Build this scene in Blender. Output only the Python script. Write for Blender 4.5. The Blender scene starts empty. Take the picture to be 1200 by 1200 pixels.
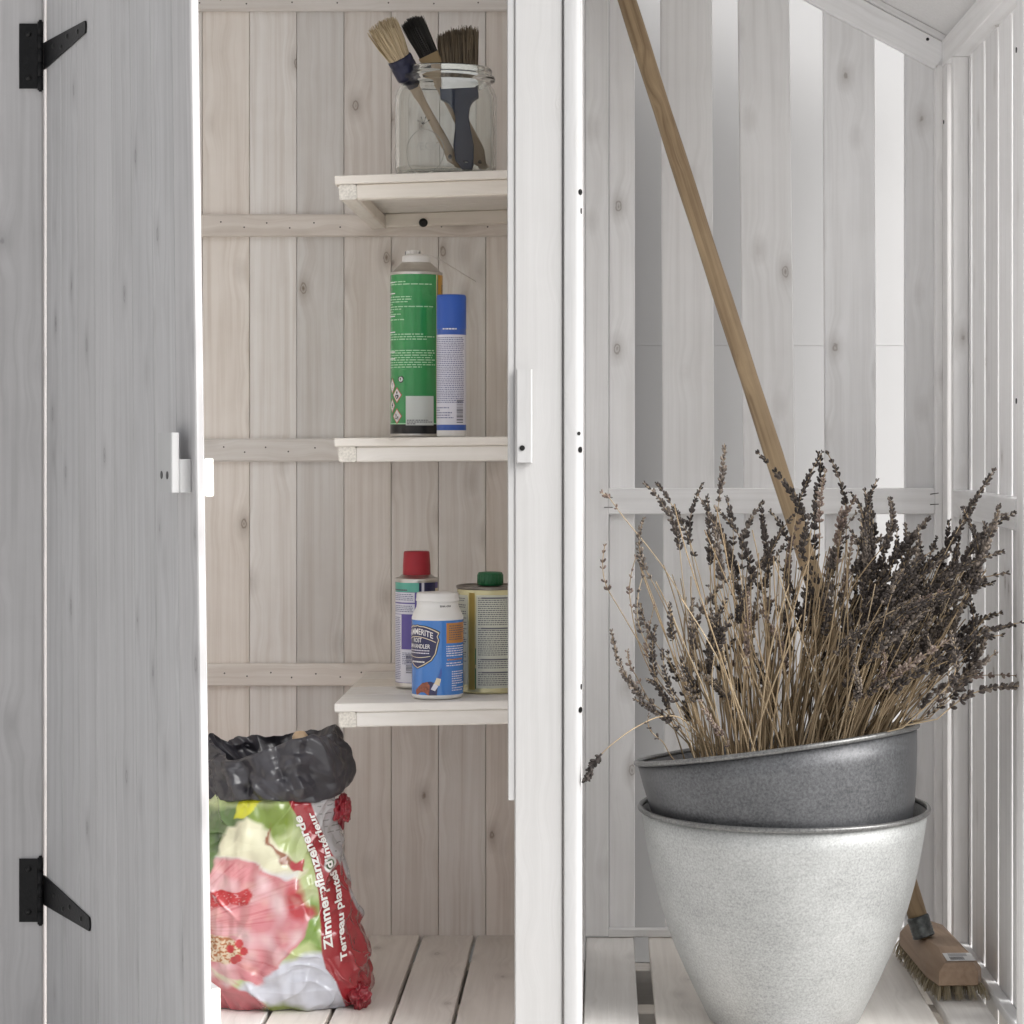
import bpy, math, random
import numpy as np
from math import sin, cos, pi, radians
from mathutils import Matrix, Vector
from mathutils.bvhtree import BVHTree

random.seed(7)
RNG = np.random.RandomState(11)
sc = bpy.context.scene
COL = sc.collection

# ------------------------------------------------------------------ camera, sky, sun
ZC, F, CX, CY = 0.652, 2700.0, 705.0, 515.0     # eye height; focal length and vanishing point in 1200-px units
cam = bpy.data.cameras.new('camera')
cam.sensor_width = 36.0
cam.lens = 81.0
cam.shift_x = -(CX - 600) / 1200
cam.shift_y = -(600 - CY) / 1200
cam.clip_start = 0.05
cam.clip_end = 400.0
camo = bpy.data.objects.new('camera', cam)
COL.objects.link(camo)
camo.location = (0, 0, ZC)
camo.rotation_euler = (radians(90), 0, 0)
sc.camera = camo

SUN_EL, SUN_ROT = radians(36), radians(116)      # rotation is clockwise from +Y: front right of the shed
world = bpy.data.worlds.new('World')
sc.world = world
world.use_nodes = True
wn = world.node_tree
sky = wn.nodes.new('ShaderNodeTexSky')
sky.sky_type = 'NISHITA'
sky.sun_disc = False
sky.sun_elevation = SUN_EL
sky.sun_rotation = SUN_ROT
sky.air_density = 1.0
sky.dust_density = 6.0
sky.ozone_density = 1.0
hsv = wn.nodes.new('ShaderNodeHueSaturation')
hsv.inputs['Saturation'].default_value = 0.12
wn.links.new(sky.outputs[0], hsv.inputs['Color'])
wn.links.new(hsv.outputs[0], wn.nodes['Background'].inputs[0])
wn.nodes['Background'].inputs[1].default_value = 0.12

sd = bpy.data.lights.new('sun', 'SUN')
sd.energy = 1.5
sd.angle = radians(55)
sd.color = (1.0, 0.985, 0.965)
so = bpy.data.objects.new('sun', sd)
COL.objects.link(so)
sdir = Vector((sin(SUN_ROT) * cos(SUN_EL), cos(SUN_ROT) * cos(SUN_EL), sin(SUN_EL)))
so.rotation_euler = sdir.to_track_quat('Z', 'Y').to_euler()
so.location = sdir * 6

sc.view_settings.view_transform = 'Standard'
sc.view_settings.look = 'None'
sc.view_settings.gamma = 1.0
sc.view_settings.exposure = 0.54
sc.render.engine = 'CYCLES'
sc.cycles.max_bounces = 12
sc.cycles.diffuse_bounces = 6
sc.cycles.glossy_bounces = 5
sc.cycles.transmission_bounces = 10
sc.cycles.transparent_max_bounces = 12
sc.cycles.caustics_refractive = True


def W(px, py, D):
    """a point seen at photo pixel (px, py), D metres into the scene"""
    return Vector(((px - CX) / F * D, D, ZC + (CY - py) / F * D))


def PX(px, D):
    return (px - CX) / F * D


def PZ(py, D):
    return ZC + (CY - py) / F * D


# ------------------------------------------------------------------ noise
def _hash(ix, iy, iz):
    h = (ix.astype(np.int64) * 374761393 + iy.astype(np.int64) * 668265263 + iz.astype(np.int64) * 2147483647) & 0xffffffff
    h = ((h ^ (h >> 13)) * 1274126177) & 0xffffffff
    return ((h ^ (h >> 16)) & 0xffff) / 65535.0


_ROT = np.array([[0.36, 0.48, -0.80], [-0.80, 0.60, 0.0], [0.48, 0.64, 0.60]])


def vnoise(P):
    """gradient noise, about -1..1"""
    P = np.asarray(P, float) @ _ROT.T + 17.31
    i = np.floor(P)
    f = P - i
    w3 = f * f * f * (f * (f * 6 - 15) + 10)
    r = 0
    for dx in (0, 1):
        for dy in (0, 1):
            for dz in (0, 1):
                h = _hash(i[:, 0] + dx, i[:, 1] + dy, i[:, 2] + dz)
                a = h * 2 * pi * 61
                c = np.modf(h * 977.0)[0] * 2 - 1
                s = np.sqrt(np.clip(1 - c * c, 0, 1))
                g = np.cos(a) * s * (f[:, 0] - dx) + np.sin(a) * s * (f[:, 1] - dy) + c * (f[:, 2] - dz)
                w = (w3[:, 0] if dx else 1 - w3[:, 0]) * (w3[:, 1] if dy else 1 - w3[:, 1]) * (w3[:, 2] if dz else 1 - w3[:, 2])
                r = r + w * g
    return r * 1.9


# ------------------------------------------------------------------ materials
def mat(name):
    m = bpy.data.materials.new(name)
    m.use_nodes = True
    return m, m.node_tree, m.node_tree.nodes['Principled BSDF']


def node(t, kind, **kw):
    n = t.nodes.new(kind)
    for k, v in kw.items():
        if k in n.inputs:
            n.inputs[k].default_value = v
        else:
            setattr(n, k, v)
    return n


def hairmat(name, c0, c1, rough=0.6):
    m, t, b = mat(name)
    g = node(t, 'ShaderNodeNewGeometry')
    mx = node(t, 'ShaderNodeMix', data_type='RGBA')
    mx.inputs[6].default_value = (*c0, 1)
    mx.inputs[7].default_value = (*c1, 1)
    t.links.new(g.outputs['Random Per Island'], mx.inputs['Factor'])
    t.links.new(mx.outputs[2], b.inputs['Base Color'])
    b.inputs['Roughness'].default_value = rough
    return m


def plain(name, c, rough=0.5, metal=0.0, noise=0.0, nscale=60.0, coat=0.0, bump=0.0, spec=0.5):
    m, t, b = mat(name)
    b.inputs['Base Color'].default_value = (*c, 1)
    b.inputs['Roughness'].default_value = rough
    b.inputs['Metallic'].default_value = metal
    b.inputs['Coat Weight'].default_value = coat
    b.inputs['Coat Roughness'].default_value = 0.08
    b.inputs['Specular IOR Level'].default_value = spec
    if noise or bump:
        tc = node(t, 'ShaderNodeTexCoord')
        nz = node(t, 'ShaderNodeTexNoise', Scale=nscale, Detail=5.0)
        t.links.new(tc.outputs['Object'], nz.inputs['Vector'])
        mr = node(t, 'ShaderNodeMapRange')
        mr.inputs[1].default_value = 0.25
        mr.inputs[2].default_value = 0.75
        mr.inputs[3].default_value = 1 - noise
        mr.inputs[4].default_value = 1 + noise
        t.links.new(nz.outputs[0], mr.inputs[0])
        mx = node(t, 'ShaderNodeVectorMath', operation='SCALE')
        mx.inputs[0].default_value = c
        t.links.new(mr.outputs[0], mx.inputs['Scale'])
        t.links.new(mx.outputs[0], b.inputs['Base Color'])
        if bump:
            bp = node(t, 'ShaderNodeBump', Strength=bump, Distance=0.001)
            t.links.new(nz.outputs[0], bp.inputs['Height'])
            t.links.new(bp.outputs[0], b.inputs['Normal'])
    return m


def wood(name, light, dark, knot=(0.16, 0.12, 0.09), streak=0.5, knots=1.0, vary=0.08, rough=0.62, bump=0.25, tint=(1, .95, .88), grain=1.0):
    """whitewashed softwood: long grain, cathedral bands, glaze patches and knots along the board's own Z"""
    m, t, b = mat(name)
    L = t.links.new
    tc = node(t, 'ShaderNodeTexCoord')
    oi = node(t, 'ShaderNodeObjectInfo')
    rv = node(t, 'ShaderNodeVectorMath', operation='SCALE')
    rv.inputs[0].default_value = (17.3, 9.1, 31.7)
    L(oi.outputs['Random'], rv.inputs['Scale'])
    add = node(t, 'ShaderNodeVectorMath', operation='ADD')
    L(tc.outputs['Object'], add.inputs[0])
    L(rv.outputs[0], add.inputs[1])
    # knots
    mp = node(t, 'ShaderNodeMapping')
    mp.inputs['Scale'].default_value = (18, 18, 10)
    L(add.outputs[0], mp.inputs['Vector'])
    vo = node(t, 'ShaderNodeTexVoronoi', Scale=1.0)
    L(mp.outputs[0], vo.inputs['Vector'])
    # edge wobble of the knot outline
    wob = node(t, 'ShaderNodeTexNoise', Scale=160.0, Detail=2.0)
    L(add.outputs[0], wob.inputs['Vector'])
    kd = node(t, 'ShaderNodeMath', operation='MULTIPLY_ADD')
    kd.inputs[1].default_value = 0.05
    L(wob.outputs[0], kd.inputs[0])
    L(vo.outputs['Distance'], kd.inputs[2])
    kr = node(t, 'ShaderNodeValToRGB')
    kr.color_ramp.elements[0].position = 0.03
    kr.color_ramp.elements[0].color = (1, 1, 1, 1)
    kr.color_ramp.elements[1].position = 0.30
    kr.color_ramp.elements[1].color = (0, 0, 0, 1)
    for p, v in ((0.055, 0.75), (0.075, 0.35), (0.092, 0.8), (0.11, 0.34), (0.17, 0.17)):
        e = kr.color_ramp.elements.new(p)
        e.color = (v, v, v, 1)
    L(kd.outputs[0], kr.inputs[0])
    # grain pushed sideways around knots
    nearr = node(t, 'ShaderNodeMapRange')
    nearr.inputs[1].default_value = 0.0
    nearr.inputs[2].default_value = 0.45
    nearr.inputs[3].default_value = 0.012
    nearr.inputs[4].default_value = 0.0
    L(vo.outputs['Distance'], nearr.inputs[0])
    sh = node(t, 'ShaderNodeCombineXYZ')
    L(nearr.outputs[0], sh.inputs[0])
    ga = node(t, 'ShaderNodeVectorMath', operation='ADD')
    L(add.outputs[0], ga.inputs[0])
    L(sh.outputs[0], ga.inputs[1])
    m1 = node(t, 'ShaderNodeMapping')
    m1.inputs['Scale'].default_value = (150, 150, 3.0)
    L(ga.outputs[0], m1.inputs['Vector'])
    n1 = node(t, 'ShaderNodeTexNoise', Scale=1.0, Detail=6.0, Roughness=0.6)
    L(m1.outputs[0], n1.inputs['Vector'])
    m2 = node(t, 'ShaderNodeMapping')
    m2.inputs['Scale'].default_value = (24, 24, 1.1)
    L(ga.outputs[0], m2.inputs['Vector'])
    n2 = node(t, 'ShaderNodeTexNoise', Scale=1.0, Detail=2.0, Distortion=0.6)
    L(m2.outputs[0], n2.inputs['Vector'])
    bands = node(t, 'ShaderNodeMath', operation='MULTIPLY')
    bands.inputs[1].default_value = 34.0
    L(n2.outputs[0], bands.inputs[0])
    sn = node(t, 'ShaderNodeMath', operation='SINE')
    L(bands.outputs[0], sn.inputs[0])
    # glaze patches
    n3 = node(t, 'ShaderNodeTexNoise', Scale=7.0, Detail=4.0, Roughness=0.6)
    L(add.outputs[0], n3.inputs['Vector'])
    # combine to factor: 0 light, 1 dark
    a1 = node(t, 'ShaderNodeMapRange')
    a1.inputs[1].default_value = 0.42
    a1.inputs[2].default_value = 0.78
    L(n1.outputs[0], a1.inputs[0])
    a2 = node(t, 'ShaderNodeMapRange')
    a2.inputs[1].default_value = -0.2
    a2.inputs[2].default_value = 1.0
    a2.inputs[4].default_value = 0.32
    L(sn.outputs[0], a2.inputs[0])
    a3 = node(t, 'ShaderNodeMapRange')
    a3.inputs[1].default_value = 0.42
    a3.inputs[2].default_value = 0.75
    a3.inputs[4].default_value = 0.55
    L(n3.outputs[0], a3.inputs[0])
    s1 = node(t, 'ShaderNodeMath', operation='ADD')
    L(a1.outputs[0], s1.inputs[0])
    L(a2.outputs[0], s1.inputs[1])
    s2 = node(t, 'ShaderNodeMath', operation='ADD')
    L(s1.outputs[0], s2.inputs[0])
    L(a3.outputs[0], s2.inputs[1])
    s3 = node(t, 'ShaderNodeMath', operation='MULTIPLY', use_clamp=True)
    s3.inputs[1].default_value = streak
    L(s2.outputs[0], s3.inputs[0])
    mix = node(t, 'ShaderNodeMix', data_type='RGBA')
    L(s3.outputs[0], mix.inputs['Factor'])
    mix.inputs[6].default_value = (*light, 1)
    mix.inputs[7].default_value = (*dark, 1)
    # board to board tone
    tv = node(t, 'ShaderNodeMapRange')
    tv.inputs[3].default_value = 1 - vary
    tv.inputs[4].default_value = 1 + vary * 0.6
    L(oi.outputs['Random'], tv.inputs[0])
    frac = node(t, 'ShaderNodeMath', operation='MULTIPLY')
    frac.inputs[1].default_value = 7.77
    L(oi.outputs['Random'], frac.inputs[0])
    fr2 = node(t, 'ShaderNodeMath', operation='FRACT')
    L(frac.outputs[0], fr2.inputs[0])
    tm = node(t, 'ShaderNodeMix', data_type='RGBA')
    tm.inputs[6].default_value = (1, 1, 1, 1)
    tm.inputs[7].default_value = (*tint, 1)
    L(fr2.outputs[0], tm.inputs['Factor'])
    mul = node(t, 'ShaderNodeMix', data_type='RGBA', blend_type='MULTIPLY')
    mul.inputs['Factor'].default_value = 1.0
    L(mix.outputs[2], mul.inputs[6])
    L(tm.outputs[2], mul.inputs[7])
    sc_ = node(t, 'ShaderNodeVectorMath', operation='SCALE')
    L(mul.outputs[2], sc_.inputs[0])
    L(tv.outputs[0], sc_.inputs['Scale'])
    kf = node(t, 'ShaderNodeMath', operation='MULTIPLY', use_clamp=True)
    kf.inputs[1].default_value = knots
    L(kr.outputs[0], kf.inputs[0])
    km = node(t, 'ShaderNodeMix', data_type='RGBA')
    L(kf.outputs[0], km.inputs['Factor'])
    L(sc_.outputs[0], km.inputs[6])
    km.inputs[7].default_value = (*knot, 1)
    L(km.outputs[2], b.inputs['Base Color'])
    b.inputs['Roughness'].default_value = rough
    b.inputs['Specular IOR Level'].default_value = 0.35
    bp = node(t, 'ShaderNodeBump', Strength=bump, Distance=0.0012)
    hh = node(t, 'ShaderNodeMath', operation='ADD')
    L(n1.outputs[0], hh.inputs[0])
    L(kr.outputs[0], hh.inputs[1])
    L(hh.outputs[0], bp.inputs['Height'])
    L(bp.outputs[0], b.inputs['Normal'])
    return m


M = {}
M['white'] = wood('white_glazed_wood_toned_down', (0.51, 0.51, 0.515), (0.43, 0.43, 0.43), knot=(0.50, 0.47, 0.44), streak=0.45, knots=0.22, vary=0.03, tint=(1, .99, .975))  # same whitewash as indoors, toned down to offset the stronger light in front
M['trim'] = wood('white_painted_trim', (0.62, 0.62, 0.625), (0.56, 0.56, 0.56), streak=0.3, knots=0.0, vary=0.02, tint=(1, .99, .98))
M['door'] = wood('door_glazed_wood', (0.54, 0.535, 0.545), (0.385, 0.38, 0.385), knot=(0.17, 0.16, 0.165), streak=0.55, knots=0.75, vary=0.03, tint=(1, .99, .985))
M['slat'] = wood('slat_glazed_wood_lightened', (0.87, 0.87, 0.88), (0.71, 0.705, 0.705), knot=(0.24, 0.20, 0.17), streak=0.55, knots=0.95, vary=0.08, tint=(1, .99, .975))  # whitewash lightened in colour to make up for dim light in the bay
M['inner'] = wood('inner_washed_wood_lightened', (0.89, 0.875, 0.86), (0.69, 0.645, 0.605), knot=(0.20, 0.15, 0.11), streak=0.68, knots=1.0, vary=0.15, tint=(1, .955, .91))  # same whitewash as the front, lightened to make up for weak cupboard light
M['shelf'] = wood('shelf_washed_wood', (0.84, 0.825, 0.80), (0.68, 0.65, 0.61), knot=(0.4, 0.33, 0.26), streak=0.45, knots=0.5, vary=0.03)
M['floor'] = wood('floor_board_wood', (0.85, 0.835, 0.82), (0.66, 0.635, 0.61), knot=(0.22, 0.18, 0.15), streak=0.55, knots=0.6, vary=0.05, rough=0.5)  # floor colour raised as well, to lift the light inside
M['endgrain'] = plain('end_grain_wood', (0.73, 0.70, 0.64), 0.8, noise=0.22, nscale=420, bump=0.6)
M['pole'] = wood('pole_oiled_wood', (0.44, 0.34, 0.22), (0.19, 0.13, 0.078), knot=(0.16, 0.10, 0.06), streak=0.8, knots=0.7, vary=0.0, rough=0.45)
M['handle_wood'] = wood('brush_handle_wood', (0.56, 0.43, 0.30), (0.38, 0.27, 0.17), streak=0.6, knots=0.0, vary=0.05, rough=0.45)
M['block_wood'] = wood('brush_block_wood', (0.42, 0.31, 0.23), (0.27, 0.185, 0.13), streak=0.6, knots=0.1, vary=0.0, rough=0.55)
M['gap_dark'] = plain('dark_joint_backing', (0.10, 0.09, 0.08), 0.9)
M['nail'] = plain('nail_head_steel', (0.10, 0.09, 0.085), 0.5, 0.5)
M['iron'] = plain('black_coated_iron', (0.008, 0.008, 0.009), 0.45, 0.0, spec=0.22, noise=0.3, nscale=300, bump=0.5)
M['screw'] = plain('black_screw_steel', (0.008, 0.008, 0.008), 0.35, 0.3)
M['deck'] = plain('roof_board_underside', (0.80, 0.795, 0.795), 0.85, noise=0.05, nscale=300, bump=0.3)
M['felt'] = plain('roof_felt', (0.05, 0.05, 0.05), 0.95, noise=0.2, nscale=300)
M['plaster'] = plain('smooth_wall_paint', (0.59, 0.588, 0.59), 0.8, noise=0.02, nscale=5)
M['ground'] = plain('pale_stone_ground', (0.72, 0.71, 0.69), 0.9, noise=0.18, nscale=9, bump=0.3)


# ------------------------------------------------------------------ scene graph helpers
WM = {}


def meta(o, label=None, cat=None, group=None, kind=None):
    if label: o['label'] = label
    if cat: o['category'] = cat
    if group: o['group'] = group
    if kind: o['kind'] = kind
    return o


def empty(name, loc=(0, 0, 0), rot=(0, 0, 0), parent=None, **kw):
    o = bpy.data.objects.new(name, None)
    o.empty_display_size = 0.05
    COL.objects.link(o)
    from mathutils import Euler
    w = Matrix.Translation(Vector(loc)) @ Euler(rot).to_matrix().to_4x4()
    place(o, w, parent)
    return meta(o, **kw)


def place(o, w, parent=None):
    """give o the world matrix w, below parent"""
    WM[o.name] = w.copy()
    if parent is not None:
        o.parent = parent
        o.matrix_basis = WM[parent.name].inverted() @ w
    else:
        o.matrix_basis = w


class MB:
    def __init__(s):
        s.v, s.f, s.m, s.sm = [], [], [], []

    def add(s, verts, faces, mi=0, smooth=False):
        k = len(s.v)
        s.v += [tuple(v) for v in verts]
        for f in faces:
            s.f.append(tuple(k + i for i in f))
            s.m.append(mi)
            s.sm.append(smooth)
        return s

    def box(s, x0, x1, y0, y1, z0, z1, mi=0):
        v = [(x, y, z) for z in (z0, z1) for y in (y0, y1) for x in (x0, x1)]
        return s.add(v, [(0, 2, 3, 1), (4, 5, 7, 6), (0, 1, 5, 4), (2, 6, 7, 3), (0, 4, 6, 2), (1, 3, 7, 5)], mi)

    def cboard(s, w, t, l, c=0.0012, mi=0, mend=None, segs=1):
        """chamfered board centred on the origin, long axis Z"""
        a, b = w / 2, t / 2
        ring = [(-a + c, -b), (a - c, -b), (a, -b + c), (a, b - c), (a - c, b), (-a + c, b), (-a, b - c), (-a, -b + c)]
        k = len(s.v)
        for j in range(segs + 1):
            z = -l / 2 + l * j / segs
            s.v += [(x, y, z) for x, y in ring]
        for j in range(segs):
            for i in range(8):
                n = (i + 1) % 8
                s.f.append((k + j * 8 + i, k + j * 8 + n, k + j * 8 + 8 + n, k + j * 8 + 8 + i))
                s.m.append(mi)
                s.sm.append(False)
        s.f.append(tuple(k + i for i in range(7, -1, -1)))
        s.f.append(tuple(k + segs * 8 + i for i in range(8)))
        s.m += [mi if mend is None else mend] * 2
        s.sm += [False] * 2
        return s

    def lathe(s, prof, n=48, mi=0, smooth=True, closed=False, center=(0, 0, 0)):
        """prof: (r, z) or (r, z, material)"""
        k = len(s.v)
        cx, cy, cz = center
        for p in prof:
            for i in range(n):
                a = 2 * pi * i / n
                s.v.append((cx + p[0] * cos(a), cy + p[0] * sin(a), cz + p[1]))
        m = len(prof)
        for j in range(m if closed else m - 1):
            j2 = (j + 1) % m
            mm = prof[j][2] if len(prof[j]) > 2 else mi
            for i in range(n):
                i2 = (i + 1) % n
                s.f.append((k + j * n + i, k + j * n + i2, k + j2 * n + i2, k + j2 * n + i))
                s.m.append(mm)
                s.sm.append(smooth)
        return s

    def tube(s, pts, rad, n=8, mi=0, smooth=True, caps=True, flat=1.0, up=None):
        pts = [Vector(p) for p in pts]
        if not hasattr(rad, '__len__'):
            rad = [rad] * len(pts)
        k = len(s.v)
        u = None
        for i, p in enumerate(pts):
            d = (pts[min(i + 1, len(pts) - 1)] - pts[max(i - 1, 0)]).normalized()
            if u is None:
                ref = Vector(up) if up else (Vector((0, 0, 1)) if abs(d.z) < 0.9 else Vector((1, 0, 0)))
                u = (ref - d * ref.dot(d)).normalized()
            else:
                u = (u - d * u.dot(d)).normalized()
            w = d.cross(u)
            for j in range(n):
                a = 2 * pi * j / n
                s.v.append(tuple(p + (u * cos(a) + w * sin(a) * flat) * rad[i]))
        for i in range(len(pts) - 1):
            for j in range(n):
                j2 = (j + 1) % n
                s.f.append((k + i * n + j, k + i * n + j2, k + (i + 1) * n + j2, k + (i + 1) * n + j))
                s.m.append(mi)
                s.sm.append(smooth)
        if caps:
            s.f.append(tuple(k + j for j in range(n - 1, -1, -1)))
            s.f.append(tuple(k + (len(pts) - 1) * n + j for j in range(n)))
            s.m += [mi, mi]
            s.sm += [False, False]
        return s

    def disc(s, c, r, normal, h=0.0008, n=12, mi=0):
        c, nn = Vector(c), Vector(normal).normalized()
        return s.tube([c, c + nn * h], r, n, mi, smooth=False)

    def build(s, name, mats, parent=None, world=None, label=None, cat=None, group=None, kind=None):
        me = bpy.data.meshes.new(name)
        me.from_pydata(s.v, [], s.f)
        if not isinstance(mats, (list, tuple)):
            mats = [mats]
        for x in mats:
            me.materials.append(x)
        me.polygons.foreach_set('material_index', s.m)
        me.polygons.foreach_set('use_smooth', s.sm)
        me.update()
        o = bpy.data.objects.new(name, me)
        COL.objects.link(o)
        place(o, world if world is not None else (WM[parent.name] if parent is not None else Matrix()), parent)
        return meta(o, label, cat, group, kind)


AX = {
    'z': Matrix(((1, 0, 0), (0, 1, 0), (0, 0, 1))),                 # width X, thickness Y, length Z
    'x': Matrix(((0, 0, 1), (0, -1, 0), (1, 0, 0))),                # width Z, thickness Y, length X
    'xf': Matrix(((0, 0, 1), (-1, 0, 0), (0, -1, 0))),              # flat: width Y, thickness Z, length X
    'y': Matrix(((1, 0, 0), (0, 0, -1), (0, 1, 0))),                # flat: width X, thickness Z, length Y
    'yz': Matrix(((0, 1, 0), (0, 0, 1), (1, 0, 0))),                # width Z, thickness X, length Y
    'zy': Matrix(((0, -1, 0), (1, 0, 0), (0, 0, 1))),               # width Y, thickness X, length Z
}


def board(name, x0, x1, y0, y1, z0, z1, axis, m, parent, c=0.0012, ends=None, lean=0.0, extra=None, mesh_world=None, nails=None):
    """a chamfered board filling a box; axis = direction of its grain. nails: world points on its front (-Y) face"""
    A = AX[axis]
    dx, dy, dz = x1 - x0, y1 - y0, z1 - z0
    w, t, l = {'z': (dx, dy, dz), 'x': (dz, dy, dx), 'xf': (dy, dz, dx), 'y': (dx, dz, dy), 'yz': (dz, dx, dy), 'zy': (dy, dx, dz)}[axis]
    mb = MB().cboard(w, t, l, c, 0, 1 if ends else None)
    mats = [m, ends] if ends else [m, M['nail']]
    R = A.to_4x4()
    if lean:
        R = Matrix.Rotation(lean, 4, 'Y') @ R
    wm = Matrix.Translation(((x0 + x1) / 2, (y0 + y1) / 2, (z0 + z1) / 2)) @ R
    if extra is not None:
        wm = extra @ wm
    if nails:
        iv = wm.inverted()
        mats = [m, ends or m, M['nail']]
        for p, r in nails:
            nrm = iv.to_3x3() @ Vector((0, -1, 0))
            mb.disc(iv @ Vector(p), r, nrm, 0.0003, 8, 2)
    return mb.build(name, mats, parent, wm)


def curve_mesh(outlines, extrude=0.001, bevel=0.0, res=2):
    cu = bpy.data.curves.new('outline', 'CURVE')
    cu.dimensions = '2D'
    cu.fill_mode = 'BOTH'
    cu.extrude = extrude
    cu.bevel_depth = bevel
    cu.bevel_resolution = res
    for ol in outlines:
        sp = cu.splines.new('POLY')
        sp.points.add(len(ol) - 1)
        for i, p in enumerate(ol):
            sp.points[i].co = (p[0], p[1], 0, 1)
        sp.use_cyclic_u = True
    ob = bpy.data.objects.new('outline', cu)
    me = bpy.data.meshes.new_from_object(ob)
    v = [tuple(x.co) for x in me.vertices]
    f = [tuple(p.vertices) for p in me.polygons]
    bpy.data.objects.remove(ob)
    bpy.data.meshes.remove(me)
    return v, f


def text_mesh(body, size, bold=0.0, align='LEFT', xscale=1.0, shear=0.0, space=1.0):
    cu = bpy.data.curves.new('text', 'FONT')
    cu.body = body
    cu.size = size
    cu.offset = bold * size
    cu.align_x = align
    cu.shear = shear
    cu.space_character = space
    cu.resolution_u = 3
    ob = bpy.data.objects.new('text', cu)
    me = bpy.data.meshes.new_from_object(ob)
    v = [(x.co.x * xscale, x.co.y) for x in me.vertices]
    f = [tuple(p.vertices) for p in me.polygons]
    bpy.data.objects.remove(ob)
    bpy.data.meshes.remove(me)
    return v, f


def cylpt(r, a, z):
    """a = 0 faces the camera (-Y), positive to the right"""
    return (r * sin(a), -r * cos(a), z)


def cyl_patch(mb, r, a0, a1, z0, z1, mi=0, smooth=True):
    n = max(1, int(abs(a1 - a0) / 0.09))
    v, f = [], []
    for i in range(n + 1):
        a = a0 + (a1 - a0) * i / n
        v += [cylpt(r, a, z0), cylpt(r, a, z1)]
    for i in range(n):
        f.append((2 * i, 2 * i + 2, 2 * i + 3, 2 * i + 1))
    mb.add(v, f, mi, smooth)


def cyl_shape(mb, r, a0, z0, v, f, mi=0, warp=None):
    out = []
    for x, y in v:
        if warp: x, y = warp(x, y)
        out.append(cylpt(r, a0 + x / r, z0 + y))
    mb.add(out, f, mi)


def fine_print(mb, r, a0, a1, z0, z1, pitch, mi, rs, fill=0.9, h=0.5, wl=(0.0015, 0.006), gap=0.0011, ragged=0.3):
    z = z1 - pitch
    while z > z0:
        a = a0
        end = a1 - (rs.random() ** 3) * ragged * (a1 - a0) if rs.random() < fill else a0 + (a1 - a0) * rs.uniform(0.1, 0.5)
        while a < end:
            w = rs.uniform(*wl) / r
            b = min(a + w, end)
            cyl_patch(mb, r, a, b, z, z + pitch * h, mi, True)
            a = b + gap / r
        z -= pitch


# ================================================================== SETTING
mb = MB()
mb.add([(-60, -60, -0.075), (60, -60, -0.075), (60, 60, -0.075), (-60, 60, -0.075)], [(0, 1, 2, 3)])
mb.build('ground', M['ground'], kind='structure')

hw = empty('house_wall', (0.2, 3.20, -0.075), label='smooth white house wall seen through the slats behind the shed', cat='wall', kind='thing')
mb = MB()
mb.box(-3.0, 3.2, 3.20, 3.40, -0.074, 0.7819)
mb.build('lower_wall_panel', M['plaster'], hw, Matrix())
mb = MB()
mb.box(-3.0, 3.2, 3.20, 3.40, 0.7823, 2.6)
mb.build('upper_wall_panel', M['plaster'], hw, Matrix())

# ================================================================== SHED
DF, DB = 2.45, 3.03
shed = empty('garden_shed', (-0.07, 2.75, -0.075), label='whitewashed wooden garden shed with open door, shelves and slatted right bay', cat='shed')

# ---- tongue and groove back wall of the cupboard
bw = empty('back_wall', (-0.33, DB, 0), parent=shed)
P = 55.4 / F * DB
x = PX(292.3, DB) - 5 * P
nb = 0
xL = -0.605
while x < -0.076:
    a, b = max(x, xL), min(x + P, -0.074)
    if b - a > 0.006:
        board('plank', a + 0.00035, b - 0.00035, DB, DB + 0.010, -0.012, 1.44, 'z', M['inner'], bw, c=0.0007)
    x += P
MB().box(-0.606, -0.074, DB + 0.0101, DB + 0.014, -0.012, 1.44).build('backing_sheet', M['gap_dark'], bw, Matrix())  # sheet added to stop light leaking through and keep the joints dark
rr = random.Random(3)
for yt, yb in ((-10, 12), (251, 277), (514, 541), (778, 804)):
    z1, z0 = PZ(yt, DB - .012), PZ(yb, DB - .012)
    nails = []
    xx = -0.59
    k = 0
    while xx < -0.09:
        nails.append(((xx, DB - 0.012, (z0 + z1) / 2 + (0.003 if k % 2 else -0.003) + rr.uniform(-.0015, .0015)), 0.0011))
        xx += P / 2 + rr.uniform(-.004, .004)
        k += 1
    board('batten', xL, -0.075, DB - 0.012, DB - 0.0002, z0, z1, 'x', M['inner'], bw, c=0.002, nails=nails)

# ---- outer left wall (beyond the door) and divider
lw = empty('left_wall', (-0.62, 2.74, 0), parent=shed)
y = DF + 0.045
while y < DB:
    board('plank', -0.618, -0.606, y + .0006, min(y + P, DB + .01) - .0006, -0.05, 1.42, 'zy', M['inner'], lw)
    y += P
dv = empty('divider_wall', (-0.05, 2.74, 0), parent=shed)
y = DF + 0.0215
while y < DB - 0.002:
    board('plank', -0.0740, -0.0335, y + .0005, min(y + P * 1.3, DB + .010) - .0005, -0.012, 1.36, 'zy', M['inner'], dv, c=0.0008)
    y += P * 1.3
board('lining_board', -0.0330, -0.0215, DF + 0.027, DB - 0.001, 0.002, 1.36, 'zy', M['slat'], dv)

# ---- front frame
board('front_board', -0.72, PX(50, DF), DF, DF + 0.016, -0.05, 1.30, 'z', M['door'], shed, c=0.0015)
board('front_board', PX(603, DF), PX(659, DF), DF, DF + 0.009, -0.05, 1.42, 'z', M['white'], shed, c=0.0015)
board('door_stop', PX(594.5, DF), PX(602.7, DF), DF + 0.0016, DF + 0.030, PZ(938, DF), 1.42, 'z', M['white'], shed, c=0.001, lean=-0.001)
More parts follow.
